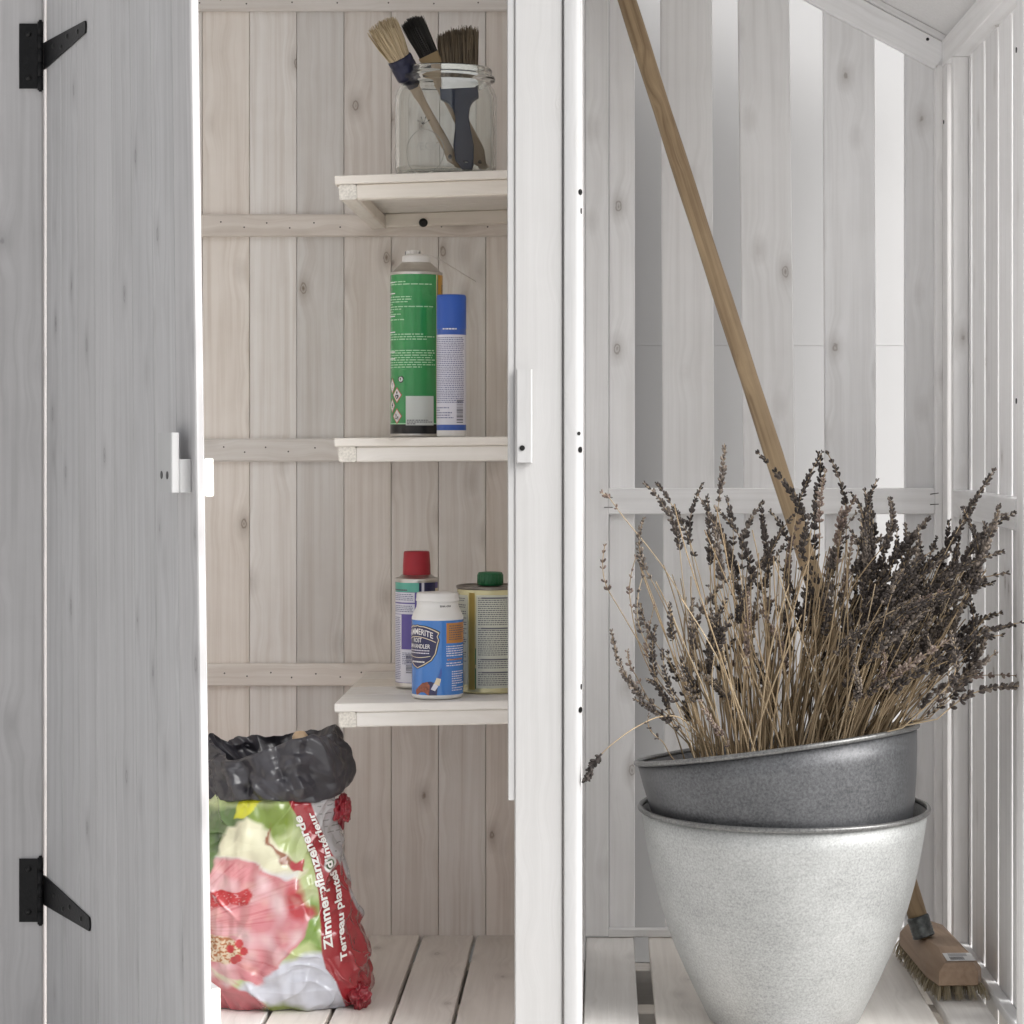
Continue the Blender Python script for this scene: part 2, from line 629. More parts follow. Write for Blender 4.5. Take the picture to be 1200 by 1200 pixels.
# rounded corner post
pr = []
R_ = 0.007
px0, px1, py0, py1 = PX(660.5, DF), PX(681, DF), DF - 0.003, DF + 0.026
for a in range(7):
    t = radians(-90 + 15 * a)
    pr.append((px1 - R_ + R_ * cos(t), py0 + R_ + R_ * sin(t)))
pr += [(px1, py1), (px0, py1)]
for a in range(4):
    t = radians(180 + 30 * a)
    pr.append((px0 + .002 + .002 * cos(t), py0 + .002 + .002 * sin(t)))
mb = MB()
n = len(pr)
mb.add([(x, y, z) for z in (-0.05, 1.42) for x, y in pr], [(i, (i + 1) % n, n + (i + 1) % n, n + i) for i in range(n)], 0, True)
mb.add([(x, y, 1.42) for x, y in pr], [tuple(range(n))])
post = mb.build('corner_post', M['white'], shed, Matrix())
for px_, py_ in ((677, 225), (681.5, 247), (672, 508), (676, 527), (681.5, 527), (681.5, 805), (677.5, 832)):
    # screws set on the rounded corner, facing its own normal
    t = {672: -50, 676: -32, 677: -30, 677.5: -28}.get(px_, -3)
    t = radians(t)
    c = Vector((px1 - R_ + R_ * cos(t), py0 + R_ + R_ * sin(t), PZ(py_, DF)))
    MB().disc(c - Vector((cos(t), sin(t), 0)) * .0004, 0.0032 if px_ != 672 else .002, (cos(t), sin(t), 0), 0.0011, 12).build('screw', M['screw'], post, Matrix())

# keep block on the front board, with its screw
kb = board('latch_keep', PX(605, DF), PX(624, DF), DF - 0.0075, DF - 0.0002, PZ(542, DF - .007), PZ(433, DF), 'z', M['white'], shed, c=0.0014)
MB().disc((PX(612, DF - .008), DF - 0.0072, PZ(525, DF - .008)), 0.0029, (0, -1, 0), 0.0014, 16).build('screw', M['screw'], kb, Matrix())

# ---- shelves
def shelf(ytl, ytr, left_rail_knob=False):
    xl, xr = PX(392, 2.65), -0.0755
    zl, zr = PZ(ytl, 2.65), PZ(ytr, 2.65)
    ang = math.atan2(zr - zl, PX(593, 2.65) - xl)
    s = empty('shelf', (xl, 2.65, zl), parent=shed)
    T = Matrix.Translation((xl, 0, zl)) @ Matrix.Rotation(-ang, 4, 'Y')
    L = xr - xl - 0.0012
    tb, hb, cw = 0.0098, 0.0178, 0.0205
    w = (3.017 - 2.65) / 4
    for i in range(4):
        board('shelf_board', 0, L, 2.65 + w * i + .0004, 2.65 + w * (i + 1) - .0004, -tb, 0, 'xf', M['shelf'], s, c=0.0012, extra=T)
    board('side_rail', 0.004, 0.004 + cw, 2.6535, 3.0172, -tb - hb, -tb - .0003, 'y', M['shelf'], s, c=0.002, ends=M['endgrain'], extra=T)
    board('front_rail', 0.004 + cw + .0003, L, 2.6540, 2.6720, -tb - hb, -tb - .0003, 'x', M['shelf'], s, c=0.0015, extra=T)
    br = board('back_rail', 0.004 + cw + .0003, L, 3.000, 3.0172, -tb - hb, -tb - .0003, 'x', M['shelf'], s, c=0.0015, extra=T)
    if left_rail_knob:
        c = W(496, 261, 2.998)
        MB().lathe([(0, 0), (0.0055, 0), (0.0058, .002), (0.004, .004), (0.002, .0035), (0, .0035)], 20, center=(0, 0, 0)).build('bolt', M['screw'], s, Matrix.Translation((c.x, 3.0, c.z)) @ Matrix.Rotation(radians(90), 4, 'X'))
    return lambda X: zl + (X - xl) * math.tan(ang)

Z1 = shelf(206, 199, True)
Z2 = shelf(513.5, 511.5)
Z3 = shelf(825, 821)

# ---- floor
fl = empty('floor', (-0.07, 2.75, 0), parent=shed)
FP = 63.0 / F * DB
gx = PX(494, DB) - 2 * FP
x = gx - FP * 2
while x < -0.08:
    a, b = max(x + .0025, -0.604), min(x + FP - .0025, -0.0765)
    if b - a > .01:
        board('floor_board', a, b, DF + 0.045, DB - 0.0005, -0.012, 0, 'y', M['floor'], fl, c=0.0012)
    x += FP
for a, b in ((-0.0205, PX(744, 2.9)), (PX(762, 2.9), 0.135), (0.155, 0.262), (0.282, 0.3775), (0.390, 0.4440)):
    board('floor_board', a, b, DF + 0.004, DB - 0.006, -0.013, -0.001, 'y', M['floor'], fl, c=0.0012)
for y0, y1 in ((2.50, 2.545), (2.675, 2.715), (2.89, 2.93)):
    board('bearer', -0.60, 0.45, y0, y1, -0.074, -0.0135, 'x', M['floor'], fl)

# ---- slatted back wall of the right bay
sw = empty('slatted_back_wall', (0.22, DB, 0), parent=shed)
YS0, YS1 = DB + 0.0005, DB + 0.013
XR = 0.4467


def slat_between(p0, p1, lean_px=0.0, ztop=1.36):
    # left/right pixel edges at mid height, in the slat plane
    a, b = PX(p0, YS0), PX(p1, YS0)
    ztop = 1.1760 + (0.460 - b) * 0.53 - 0.009
    board('slat', a, b, YS0, YS1, -0.05, ztop, 'z', M['slat'], sw, c=0.0012, lean=lean_px)


# ztop follows the roof slope
slat_between(713.6, 744, 0, 1.40)
slat_between(776.5, 837, -0.005, 1.40)
slat_between(871.5, 931.5, -0.012, 1.40)
slat_between(967, 1027, -0.004, 1.40)
slat_between(1060.5, 1106, 0, 1.40)
board('stile', -0.0212, PX(713, DB), DB - 0.0125, DB + .0002, 0.002, 1.36, 'z', M['slat'], sw, c=0.001)
board('stile', PX(1094, DB), XR, DB - 0.0125, DB + .0002, 0.002, 1.142, 'z', M['slat'], sw, c=0.001)
mr_ = board('middle_rail', PX(713.4, DB), PX(1093.6, DB), DB - 0.0120, DB + .0002, PZ(602.5, DB - .012), PZ(572, DB - .012), 'x', M['slat'], sw, c=0.001)
board('bottom_rail', PX(713.4, DB), PX(1093.6, DB), DB - 0.0120, DB + .0002, 0.0, 0.0105, 'x', M['slat'], sw, c=0.001)
# wire staples across the joints
for (sx, sy, a) in ((713, 583, 0), (713, 594.5, 0), (1095, 578.5, 8), (1095, 591, 2)):
    c = W(sx, sy, DB - .0125)
    d = Vector((cos(radians(a)), 0, sin(radians(a)))) * 0.0056
    MB().tube([c - d, c + d], 0.00055, 6).build('staple', M['nail'], sw, Matrix())
for (sx, sy) in ((693, 1107), (703, 1107), (1109, 82)):
    c = W(sx, sy, DB - .0130)
    d = Vector((0.0025, 0, -0.0045))
    MB().tube([c - d, c + d], 0.00055, 6).build('staple', M['nail'], sw, Matrix())

# ---- right side wall
rw = empty('slatted_side_wall', (0.46, 2.74, 0), parent=shed)
XS = 0.4670
ZE = 1.139            # underside of the eave rail
for y0, y1 in ((2.9165, 2.963), (2.816, 2.9045), (2.7200, 2.8045), (2.6285, 2.7085), (2.532, 2.6170)):
    board('slat', XS, XS + 0.012, y0, y1, -0.05, ZE + .02, 'zy', M['slat'], rw, c=0.0012)
board('corner_post', XR, XR + 0.032, DB - 0.045, DB + 0.013, -0.05, ZE - .0004, 'z', M['slat'], rw, c=0.0015)
board('stile', XR, XS - 0.0004, 2.930, 2.944, -0.0, ZE - .0004, 'zy', M['slat'], rw, c=0.0012)
board('front_post', XR + .0015, XR + 0.034, DF, DF + 0.040, -0.05, ZE - .0004, 'z', M['slat'], rw, c=0.0015)
board('middle_rail', XR, XS - 0.0004, DF + .0405, 2.9296, PZ(603, DB), PZ(572, DB), 'yz', M['slat'], rw, c=0.0012)
board('bottom_rail', XR + .006, XS - 0.0004, DF + .0405, 2.9296, 0.0, 0.012, 'yz', M['slat'], rw, c=0.0012)
board('eave_rail', XR - .001, XS + 0.018, DF, DB - .014, ZE, ZE + 0.036, 'yz', M['slat'], rw, c=0.0012)
for yy, zz in ((2.488, PZ(59, 2.49)), (2.488, PZ(470, 2.49))):
    MB().disc((XR + .0014, yy, zz), 0.0030, (-1, 0, 0), 0.0008, 12).build('screw', M['screw'], rw, Matrix())
MB().disc((XR - .0002, 3.005, PZ(143, 3.005)), 0.0026, (-1, 0, 0), 0.0010, 12).build('screw', M['screw'], rw, Matrix())

# ---- roof
rf = empty('roof', (-0.07, 2.75, 1.2), parent=shed)
SL = math.atan(0.53)
XRG = -0.33
ZRG = 1.1760 + (0.460 + 0.33) * 0.53      # underside of deck at the ridge


def roof_piece(name, s0, s1, y0, y1, h0, h1, m, side):
    """box laid in the roof slope: s along the slope from the ridge, h above the deck's underside"""
    A = Matrix.Translation((XRG, 0, ZRG)) @ (Matrix.Rotation(SL, 4, 'Y') if side > 0 else Matrix.Rotation(pi - SL, 4, 'Y') @ Matrix.Scale(-1, 4, (0, 0, 1)))
    mb = MB().cboard(abs(h1 - h0), y1 - y0, s1 - s0, 0.001)
    B = A @ Matrix.Translation(((s0 + s1) / 2, (y0 + y1) / 2, (h0 + h1) / 2)) @ AX['x'].to_4x4()
    if side < 0:
        mb.f = [tuple(reversed(f)) for f in mb.f]
        # bake the mirrored transform into the mesh
        mb.v = [tuple(B @ Vector(v)) for v in mb.v]
        return mb.build(name, m, rf, Matrix())
    return mb.build(name, m, rf, B)


for side in (1, -1):
    roof_piece('roof_panel', 0.001, 0.945 if side > 0 else 0.40, 2.40, 3.085, 0.0, 0.011, M['deck'], side)
    roof_piece('roofing_felt', 0.0, 0.950 if side > 0 else 0.405, 2.395, 3.09, 0.0115, 0.0145, M['felt'], side)
    roof_piece('rafter', 0.02, 0.8925 if side > 0 else 0.32, DB - 0.0125, DB + .0002, -0.0445, -0.0090, M['slat'], side)
    roof_piece('roof_lath', 0.02, 0.890 if side > 0 else 0.32, DB - 0.0190, DB + .0002, -0.0086, -0.0004, M['slat'], side)
    roof_piece('rafter', 0.02, 0.870 if side > 0 else 0.32, DF + .0005, DF + 0.0125, -0.040, -0.0004, M['white'], side)
for px_, py_ in ((1087, 46), (1014, 33)):
    pass
c = W(1087, 46, DB - .0195)
MB().disc(c, 0.0022, (0, -1, 0), 0.0009, 10).build('screw', M['screw'], rf, Matrix())

# ---- door
TH = radians(64)
XH = PX(54.2, DF)
door = empty('door', (XH, DF - 0.0005, -0.03), rot=(0, 0, -TH), parent=shed)
DW = Matrix.Translation((XH, DF - 0.0005, 0)) @ Matrix.Rotation(-TH, 4, 'Z')
TWK = -0.024


def twist(mb):
    out = []
    for x, y, z in mb.v:
        a = TWK * (z - 0.60)
        out.append((x * cos(a) - y * sin(a), x * sin(a) + y * cos(a), z))
    mb.v = out
    return mb


def door_piece(name, w0, w1, n0, n1, z0, z1, m, axis='z', c=0.0012, ends=None):
    """w along the door from the hinge, n: 0 = outer face, + towards the inner face"""
    A = AX[axis]
    dx, dy, dz = w1 - w0, n1 - n0, z1 - z0
    w, t, l = {'z': (dx, dy, dz), 'x': (dz, dy, dx)}[axis]
    mb = MB().cboard(w, t, l, c, 0, 1 if ends else None, segs=8)
    C = Vector(((w0 + w1) / 2, (n0 + n1) / 2, (z0 + z1) / 2))
    mb.v = [tuple(A @ Vector(v) + C) for v in mb.v]
    twist(mb)
    # keep the grain along the board's own Z
    wm = DW @ Matrix.Translation(C) @ A.to_4x4()
    iv = (Matrix.Translation(C) @ A.to_4x4()).inverted()
    mb.v = [tuple(iv @ Vector(v)) for v in mb.v]
    return mb.build(name, [m, ends or m], door, wm)


BWD = 0.0298 * DF
for i in range(8):
    w0 = i * BWD
    w1 = (i + 1) * BWD if i < 7 else 0.2328 * DF
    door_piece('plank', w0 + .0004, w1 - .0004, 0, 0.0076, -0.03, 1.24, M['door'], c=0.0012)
WFREE = 0.2328 * DF
zb = [(PZ(582, 1.94), PZ(537, 1.94)), (0.10, 0.165), (1.14, 1.19)]
for z0, z1 in ((PZ(582, 1.94), PZ(537, 1.94)), (PZ(1260, 1.94), PZ(1160, 1.94)), (1.13, 1.18)):
    door_piece('batten', 0.03, WFREE - 0.002, 0.0078, 0.0158, z0, z1, M['door'], 'x', c=0.001, ends=M['endgrain'])
# turn button: mounting block and grip plate


def dpiece(name, w0, w1, n0, n1, z0, z1, m, par):
    C = Vector(((w0 + w1) / 2, (n0 + n1) / 2, (z0 + z1) / 2))
    return MB().cboard(w1 - w0, n1 - n0, z1 - z0, 0.0012).build(name, m, par, DW @ Matrix.Translation(C))


we = 0.2271 * DF
dl2 = MB()
dl2.cboard(0.034, 0.0108, PZ(538, 1.95) - PZ(577, 1.95), 0.001)
zc_ = (PZ(538, 1.95) + PZ(577, 1.95)) / 2
dl2.v = [(x + we - 0.017, y - 0.0055, z + zc_) for x, y, z in dl2.v]
k = len(dl2.v)
dl2.cboard(0.044, 0.0070, PZ(507, 1.95) - PZ(577, 1.95), 0.001)
zc2 = (PZ(507, 1.95) + PZ(577, 1.95)) / 2
dl2.v = dl2.v[:k] + [(x + we - 0.022, y - 0.0144, z + zc2) for x, y, z in dl2.v[k:]]
for dw in (0.012, 0.030):
    dl2.disc((we - dw, -0.0177, PZ(557, 1.95)), 0.0034, (0, -1, 0), 0.0006, 12, 1)
dl2.build('turn_button', [M['white'], M['screw']], door, DW)


# ---- black T hinges, plate on the frame and strap on the door
def hinge(zp0, zp1, zs, h0, h1):
    hg = empty('strap_hinge', (PX(48, DF), DF - 0.004, (zp0 + zp1) / 2), parent=shed)
    xa, xb = PX(25, DF), PX(45, DF)
    mb = MB().cboard(xb - xa + .004, 0.0018, zp1 - zp0, 0.0006)
    mb.v = [(x + (xa + xb) / 2, y + DF - 0.0012, z + (zp0 + zp1) / 2) for x, y, z in mb.v]
    mb.build('hinge_plate', M['iron'], hg, Matrix())
    for fz in (0.16, 0.84):
        MB().lathe([(0.0001, .0018), (0.0024, .0016), (0.0032, 0.0)], 14).build('screw', M['screw'], hg, Matrix.Translation((PX(34, DF), DF - 0.0021, zp0 + (zp1 - zp0) * fz)) @ Matrix.Rotation(radians(90), 4, 'X'))
    mb = MB()
    xp = PX(48.3, DF)
    n = 5
    for i in range(n):
        a = zp0 - .002 + (zp1 - zp0 + .004) * i / n
        b = zp0 - .002 + (zp1 - zp0 + .004) * (i + 1) / n - 0.0005
        mb.tube([(xp, DF - 0.0035, a), (xp, DF - 0.0035, b)], 0.0031, 16)
    mb.tube([(xp, DF - 0.0035, zp0 - .0035), (xp, DF - 0.0035, zp1 + .0035)], 0.0018, 12)
    mb.build('hinge_barrel', M['iron'], hg, Matrix())
    L = 0.192
    ol = [(-0.004, -h0), (L - h1 * .5, -h1)]
    for i in range(1, 8):
        a = -pi / 2 + pi * i / 8
        ol.append((L - h1 * .5 + h1 * .55 * cos(a), h1 * sin(a)))
    ol += [(L - h1 * .5, h1), (-0.004, h0)]
    holes = []
    v, f = curve_mesh([ol] + holes, 0.0007, 0.0002, 1)
    mb = MB()
    mb.add([(x, y, z) for x, y, z in v], f)
    # local: x along door, y up -> z ; thickness -> n
    a = TWK * (zs - 0.6)
    S = DW @ Matrix.Rotation(a, 4, 'Z') @ Matrix.Translation((0, -0.0011, zs)) @ Matrix.Rotation(radians(90), 4, 'X')
    mb.build('hinge_strap', M['iron'], hg, S)
    for wx, zz in ((0.045, 0.003), (0.085, -0.004), (0.112, 0.003), (0.160, 0.0)):
        MB().lathe([(0.0001, .0016), (0.0022, .0014), (0.0029, 0.0)], 12).build('screw', M['screw'], hg, S @ Matrix.Translation((wx, zz, 0.0009)))


hinge(PZ(104, DF), PZ(28, DF), PZ(65.5, DF), 0.0142, 0.0060)
hinge(PZ(1080, DF), PZ(1006, DF), PZ(1043.5, DF), 0.0155, 0.0068)

# ================================================================== THINGS ON THE SHELVES
M['glass'], _t, _b = mat('clear_jar_glass')
_b.inputs['Base Color'].default_value = (0.93, 0.955, 0.945, 1)
_b.inputs['Roughness'].default_value = 0.02
_b.inputs['Transmission Weight'].default_value = 1.0
_b.inputs['IOR'].default_value = 1.45
M['white_plastic'] = plain('white_plastic', (0.78, 0.78, 0.77), 0.35, spec=0.4)
M['green_print'] = plain('green_printed_tin', (0.035, 0.30, 0.085), 0.24, coat=0.5)
M['black_print'] = plain('black_print', (0.012, 0.012, 0.014), 0.3)
M['white_print'] = plain('white_print', (0.80, 0.80, 0.80), 0.35)
M['pale_green_print'] = plain('pale_green_print', (0.42, 0.72, 0.46), 0.35)
M['amber_print'] = plain('amber_print', (0.62, 0.32, 0.015), 0.28, coat=0.3)
M['cream_print'] = plain('cream_print', (0.72, 0.68, 0.42), 0.3)
M['red_print'] = plain('red_print', (0.50, 0.06, 0.04), 0.35)
M['grey_print'] = plain('grey_label_print', (0.68, 0.72, 0.70), 0.35)
M['ink'] = plain('dark_fine_print', (0.10, 0.10, 0.13), 0.4)
M['ink_blue'] = plain('blue_grey_fine_print', (0.16, 0.17, 0.30), 0.4)
M['tin'] = plain('bare_tin', (0.62, 0.60, 0.57), 0.30, 0.9, noise=0.08, nscale=90)
M['blue_cap'] = plain('blue_plastic_cap', (0.03, 0.105, 0.46), 0.33, spec=0.4)
M['blue_print'] = plain('blue_print', (0.03, 0.10, 0.42), 0.3, coat=0.3)
M['lilac_print'] = plain('pale_lilac_label', (0.70, 0.70, 0.78), 0.35, coat=0.2)
M['teal_print'] = plain('teal_print', (0.10, 0.42, 0.33), 0.3, coat=0.3)
M['navy_print'] = plain('navy_print', (0.016, 0.018, 0.085), 0.28, coat=0.4)
M['violet_print'] = plain('violet_print', (0.10, 0.07, 0.32), 0.3, coat=0.3)
M['red_cap'] = plain('red_plastic_cap', (0.36, 0.022, 0.035), 0.4, spec=0.35)
M['sky_print'] = plain('bright_blue_label', (0.045, 0.20, 0.58), 0.26, coat=0.5)
M['orange_print'] = plain('orange_label_panel', (0.50, 0.22, 0.05), 0.3)
M['gold_print'] = plain('gold_outline_print', (0.74, 0.66, 0.48), 0.3)
M['rust_print'] = plain('rust_brown_print', (0.28, 0.09, 0.05), 0.4, noise=0.5, nscale=400)
M['oil_tin'] = plain('pale_yellow_tin', (0.62, 0.58, 0.34), 0.26, 0.35, coat=0.4)
M['oil_gold'] = plain('gold_tin_band', (0.46, 0.34, 0.10), 0.28, 0.4, coat=0.3)
M['oil_label'] = plain('pale_grey_green_label', (0.58, 0.60, 0.52), 0.35)
M['green_cap'] = plain('dark_green_plastic_cap', (0.015, 0.13, 0.05), 0.42)
M['dark_rim'] = plain('dark_tin_rim', (0.22, 0.20, 0.18), 0.35, 0.8)


def at(x, y, z):
    return Matrix.Translation((x, y, z))


# ---- glass jar
JX, JY = PX(522.5, 2.745), 2.745
jz = Z1(JX) + 0.0006
jar = empty('glass_jar', (JX, JY, jz), label='clear swing-top style glass jar holding paint brushes on the top shelf', cat='jar')
o_ = [(0.0, 0.0), (0.044, 0.0), (0.052, 0.0012), (0.0575, 0.005), (0.0600, 0.012), (0.0604, 0.03), (0.0604, 0.092), (0.0600, 0.100), (0.0575, 0.107),
      (0.0545, 0.1115), (0.0532, 0.1145), (0.0540, 0.1165), (0.0580, 0.1180), (0.0588, 0.1205), (0.0582, 0.1228), (0.0560, 0.1238), (0.0548, 0.1262),
      (0.0552, 0.1300), (0.0545, 0.1322), (0.0520, 0.1325), (0.0492, 0.1305), (0.0488, 0.1150), (0.0508, 0.1100), (0.0543, 0.1045), (0.0560, 0.0985),
      (0.0562, 0.090), (0.0562, 0.017), (0.0550, 0.011), (0.0510, 0.007), (0.040, 0.0045), (0.0, 0.0040)]
gl = MB().lathe(o_, 72).build('jar_body', M['glass'], jar, at(JX, JY, jz))
# raised fruit mark and lettering moulded into the glass
mb = MB()
v, f = text_mesh('WECK', 0.0125, bold=0.01, align='CENTER', xscale=1.05)
cyl_shape(mb, 0.06055, -0.38, 0.030, v, f)
for i in range(40):
    a0, a1 = 2 * pi * i / 40, 2 * pi * (i + 1) / 40
    def sp(t):
        return (0.024 * sin(t) * (1 - 0.25 * cos(t + pi)), -0.004 - 0.034 * cos(t) if cos(t) > 0 else -0.004 - 0.018 * cos(t))
    p0, p1 = sp(a0), sp(a1)
    P0 = Vector(cylpt(0.0605, -0.38 + p0[0] / .0605, 0.040 + p0[1]))
    P1 = Vector(cylpt(0.0605, -0.38 + p1[0] / .0605, 0.040 + p1[1]))
    mb.tube([P0, P1], 0.00045, 5, caps=False)
for a in (-60, -20, 20, 60):
    P0 = Vector(cylpt(0.0605, -0.38, 0.060))
    P1 = Vector(cylpt(0.0605, -0.38 + 0.009 * sin(radians(a)) / .0605, 0.060 + 0.009 * cos(radians(a))))
    mb.tube([P0, P1], 0.0006, 5)
mb.build('moulded_mark', M['glass'], jar, at(JX, JY, jz))

# ---- paint brushes standing in the jar
M['navy_handle'] = plain('navy_plastic_handle', (0.018, 0.026, 0.060), 0.38, spec=0.4)
M['navy_ferrule'] = plain('navy_enamel_ferrule', (0.012, 0.014, 0.042), 0.3, 0.2)
M['pale_bristle'] = hairmat('cream_bristle', (0.36, 0.26, 0.14), (0.78, 0.66, 0.46))
M['black_bristle'] = hairmat('black_bristle', (0.006, 0.006, 0.006), (0.05, 0.045, 0.04), .4)
M['brown_bristle'] = hairmat('brown_bristle', (0.05, 0.036, 0.022), (0.26, 0.20, 0.13))
M['tan_ferrule'] = plain('tan_ferrule', (0.34, 0.24, 0.12), 0.5)
M['steel'] = plain('nickel_ferrule', (0.75, 0.73, 0.70), 0.25, 1.0)
M['dark_hole'] = plain('hang_hole_shadowed_wood', (0.10, 0.065, 0.04), 0.8)  # flat discs, not openings: the shade inside is put into the colour


def frame_to(p, d, side=(1, 0, 0)):
    """matrix with local Z along d, local X near side, origin at p"""
    d = Vector(d).normalized()
    s = Vector(side)
    s = (s - d * s.dot(d)).normalized()
    y = d.cross(s)
    m = Matrix((s, y, d)).transposed().to_4x4()
    m.translation = Vector(p)
    return m


def hairs(n, w0, t0, w1, t1, length, rs, rad=0.0003, shape='rect', top=None, curl=0.0):
    mb = MB()
    for i in range(n):
        if shape == 'round':
            a, q = rs.uniform(0, 2 * pi), math.sqrt(rs.random())
            u, v = q * cos(a), q * sin(a)
        else:
            u, v = rs.uniform(-1, 1), rs.uniform(-1, 1)
        L = length * rs.uniform(0.88, 1.0) * (1 - 0.10 * (u * u + (v * v if shape == 'round' else 0)))
        if top: L *= top(u)
        p0 = Vector((u * w0, v * t0, 0))
        p1 = Vector((u * w1 + rs.gauss(0, curl), v * t1 + rs.gauss(0, curl), L))
        pm = (p0 + p1) / 2 + Vector((u * (w1 - w0) * 0.18, v * (t1 - t0) * 0.18, 0))
        k = len(mb.v)
        for p, r in ((p0, rad), (pm, rad), (p1, rad * .35)):
            for j in range(3):
                a = 2 * pi * j / 3
                mb.v.append((p.x + r * cos(a), p.y + r * sin(a), p.z))
        for s in range(2):
            for j in range(3):
                mb.f.append((k + s * 3 + j, k + s * 3 + (j + 1) % 3, k + s * 3 + 3 + (j + 1) % 3, k + s * 3 + 3 + j))
                mb.m.append(0)
                mb.sm.append(True)
    return mb


rs = random.Random(5)
# round brush with cream bristle
pb = W(541, 196, 2.775)
pb.z = Z1(pb.x) + 0.008
pt = W(448, 30, 2.700)
ax = (pt - pb)
Lr = ax.length
rb = empty('round_paint_brush', pb, label='round paint brush with cream bristles and navy ferrule leaning left out of the jar', cat='paint brush', group='paint brushes in the glass jar')
FR = frame_to(pb, ax)
hl = Lr - 0.096 + 0.018
MB().lathe([(0.0001, 0), (0.0032, .0005), (0.0052, .004), (0.0058, .02), (0.0060, .05), (0.0048, .085), (0.0046, .10), (0.0062, hl - .012), (0.0066, hl), (0.0001, hl)], 20).build('handle', M['handle_wood'], rb, FR)
h0 = hl - 0.004
MB().lathe([(0.0066, h0), (0.0078, h0 + .001), (0.0082, h0 + .008), (0.0118, h0 + .012), (0.0146, h0 + .014), (0.0150, h0 + .018), (0.0150, h0 + .030), (0.0144, h0 + .0308), (0.0150, h0 + .032), (0.0150, h0 + .038), (0.0138, h0 + .0395), (0.001, h0 + .0395)], 28).build('ferrule', M['navy_ferrule'], rb, FR)
hairs(520, .0125, .0125, .0190, .0185, 0.052, rs, 0.00062, 'round', curl=0.0016).build('bristles', M['pale_bristle'], rb, FR @ at(0, 0, h0 + .037), kind='stuff')
MB().lathe([(0.0001, 0), (0.0120, 0), (0.0150, .036), (0.006, .042), (0.0001, .042)], 20).build('bristle_core', M['pale_bristle'], rb, FR @ at(0, 0, h0 + .037))
MB().lathe([(0.0001, .0004), (0.0021, .0004), (0.0023, 0)], 14).build('hang_hole', M['dark_hole'], rb, FR @ at(0, -0.0058, .030) @ Matrix.Rotation(radians(90), 4, 'X'))

# flat brush with black bristle, behind it
pb = W(573, 196, 2.790)
pb.z = Z1(pb.x) + 0.008
pt = W(480, 20, 2.735)
ax = pt - pb
fb = empty('flat_paint_brush', pb, label='flat paint brush with black bristles and wooden handle behind the round brush in the jar', cat='paint brush', group='paint brushes in the glass jar')
FR = frame_to(pb, ax)
L2 = ax.length
v, f = curve_mesh([[(-.0045, 0), (.0045, 0), (.0075, .006), (.0085, .03), (.0075, .06), (.0065, .09), (.0085, L2 - .074), (.0115, L2 - .066), (-.0115, L2 - .066), (-.0085, L2 - .074), (-.0065, .09), (-.0075, .06), (-.0085, .03), (-.0075, .006)]], .0028, .0014, 2)
MB().add([(x, z, y) for x, y, z in v], [tuple(reversed(q)) for q in f], 0, False).build('handle', M['handle_wood'], fb, FR)
mb = MB().cboard(0.0245, 0.0115, 0.022, 0.0015)
mb.build('ferrule', M['tan_ferrule'], fb, FR @ at(0, 0, L2 - .060))
mb = hairs(420, .0112, .0050, .0130, .0060, 0.050, rs, 0.0006, 'rect', curl=0.0012)
mb.cboard(.020, .0075, .036, .001)
mb.v = [(x, y, z + (.018 if i >= len(mb.v) - 16 else 0)) for i, (x, y, z) in enumerate(mb.v)]
mb.build('bristles', M['black_bristle'], fb, FR @ at(0, 0, L2 - .050), kind='stuff')
MB().lathe([(0.0001, .0004), (0.0026, .0004), (0.0028, 0)], 14).build('hang_hole', M['dark_hole'], fb, FR @ at(0, -0.0043, .022) @ Matrix.Rotation(radians(90), 4, 'X'))

# wide brush with navy handle
pb = W(546, 198, 2.735)
pb.z = Z1(pb.x) + 0.0065
wb_ = empty('wide_paint_brush', pb, label='wide flat paint brush with brown bristles and navy handle upright in the jar', cat='paint brush', group='paint brushes in the glass jar')
FR = frame_to(pb, (-0.006, 0.012, 0.1))
zz = lambda y: (198 - y) * 2.735 / F
xx = lambda x: (x - 545) * 2.735 / F
ol = [(542, 198), (550, 198), (552, 190), (553, 178), (554, 165), (551, 145), (550, 130), (552, 118), (556, 111), (563, 106), (563, 94), (522, 94), (522, 106), (530, 111), (535, 118), (538, 130), (537, 145), (534, 165), (535, 178), (539, 190)]
hole = [(546 + 4.6 * cos(a) + .8 * sin(a), 184 + 3.4 * sin(a)) for a in [2 * pi * i / 14 for i in range(14)]]
v, f = curve_mesh([[(xx(a), zz(b)) for a, b in ol], [(xx(a), zz(b)) for a, b in hole]], .0030, .0020, 3)
MB().add([(x, z, y) for x, y, z in v], [tuple(reversed(q)) for q in f], 0, False).build('handle', M['navy_handle'], wb_, FR)
mb = MB().cboard(0.0450, 0.0125, 0.0230, 0.0012)
for q in (-.3, .3):
    mb.disc((q * .05, -0.0062, 0.002), .0012, (0, -1, 0), .0006, 8)
mb.build('ferrule', M['steel'], wb_, FR @ at(-0.001, 0, zz(84)))
mb = hairs(700, .0212, .0056, .0240, .0080, 0.058, rs, 0.00065, 'rect', top=lambda u: 0.93 + 0.07 * u, curl=0.0013)
k = len(mb.v)
mb.cboard(.041, .0095, .042, .001)
mb.v = mb.v[:k] + [(x, y, z + .0215) for x, y, z in mb.v[k:]]
mb.build('bristles', M['brown_bristle'], wb_, FR @ at(-0.001, 0, zz(74)), kind='stuff')

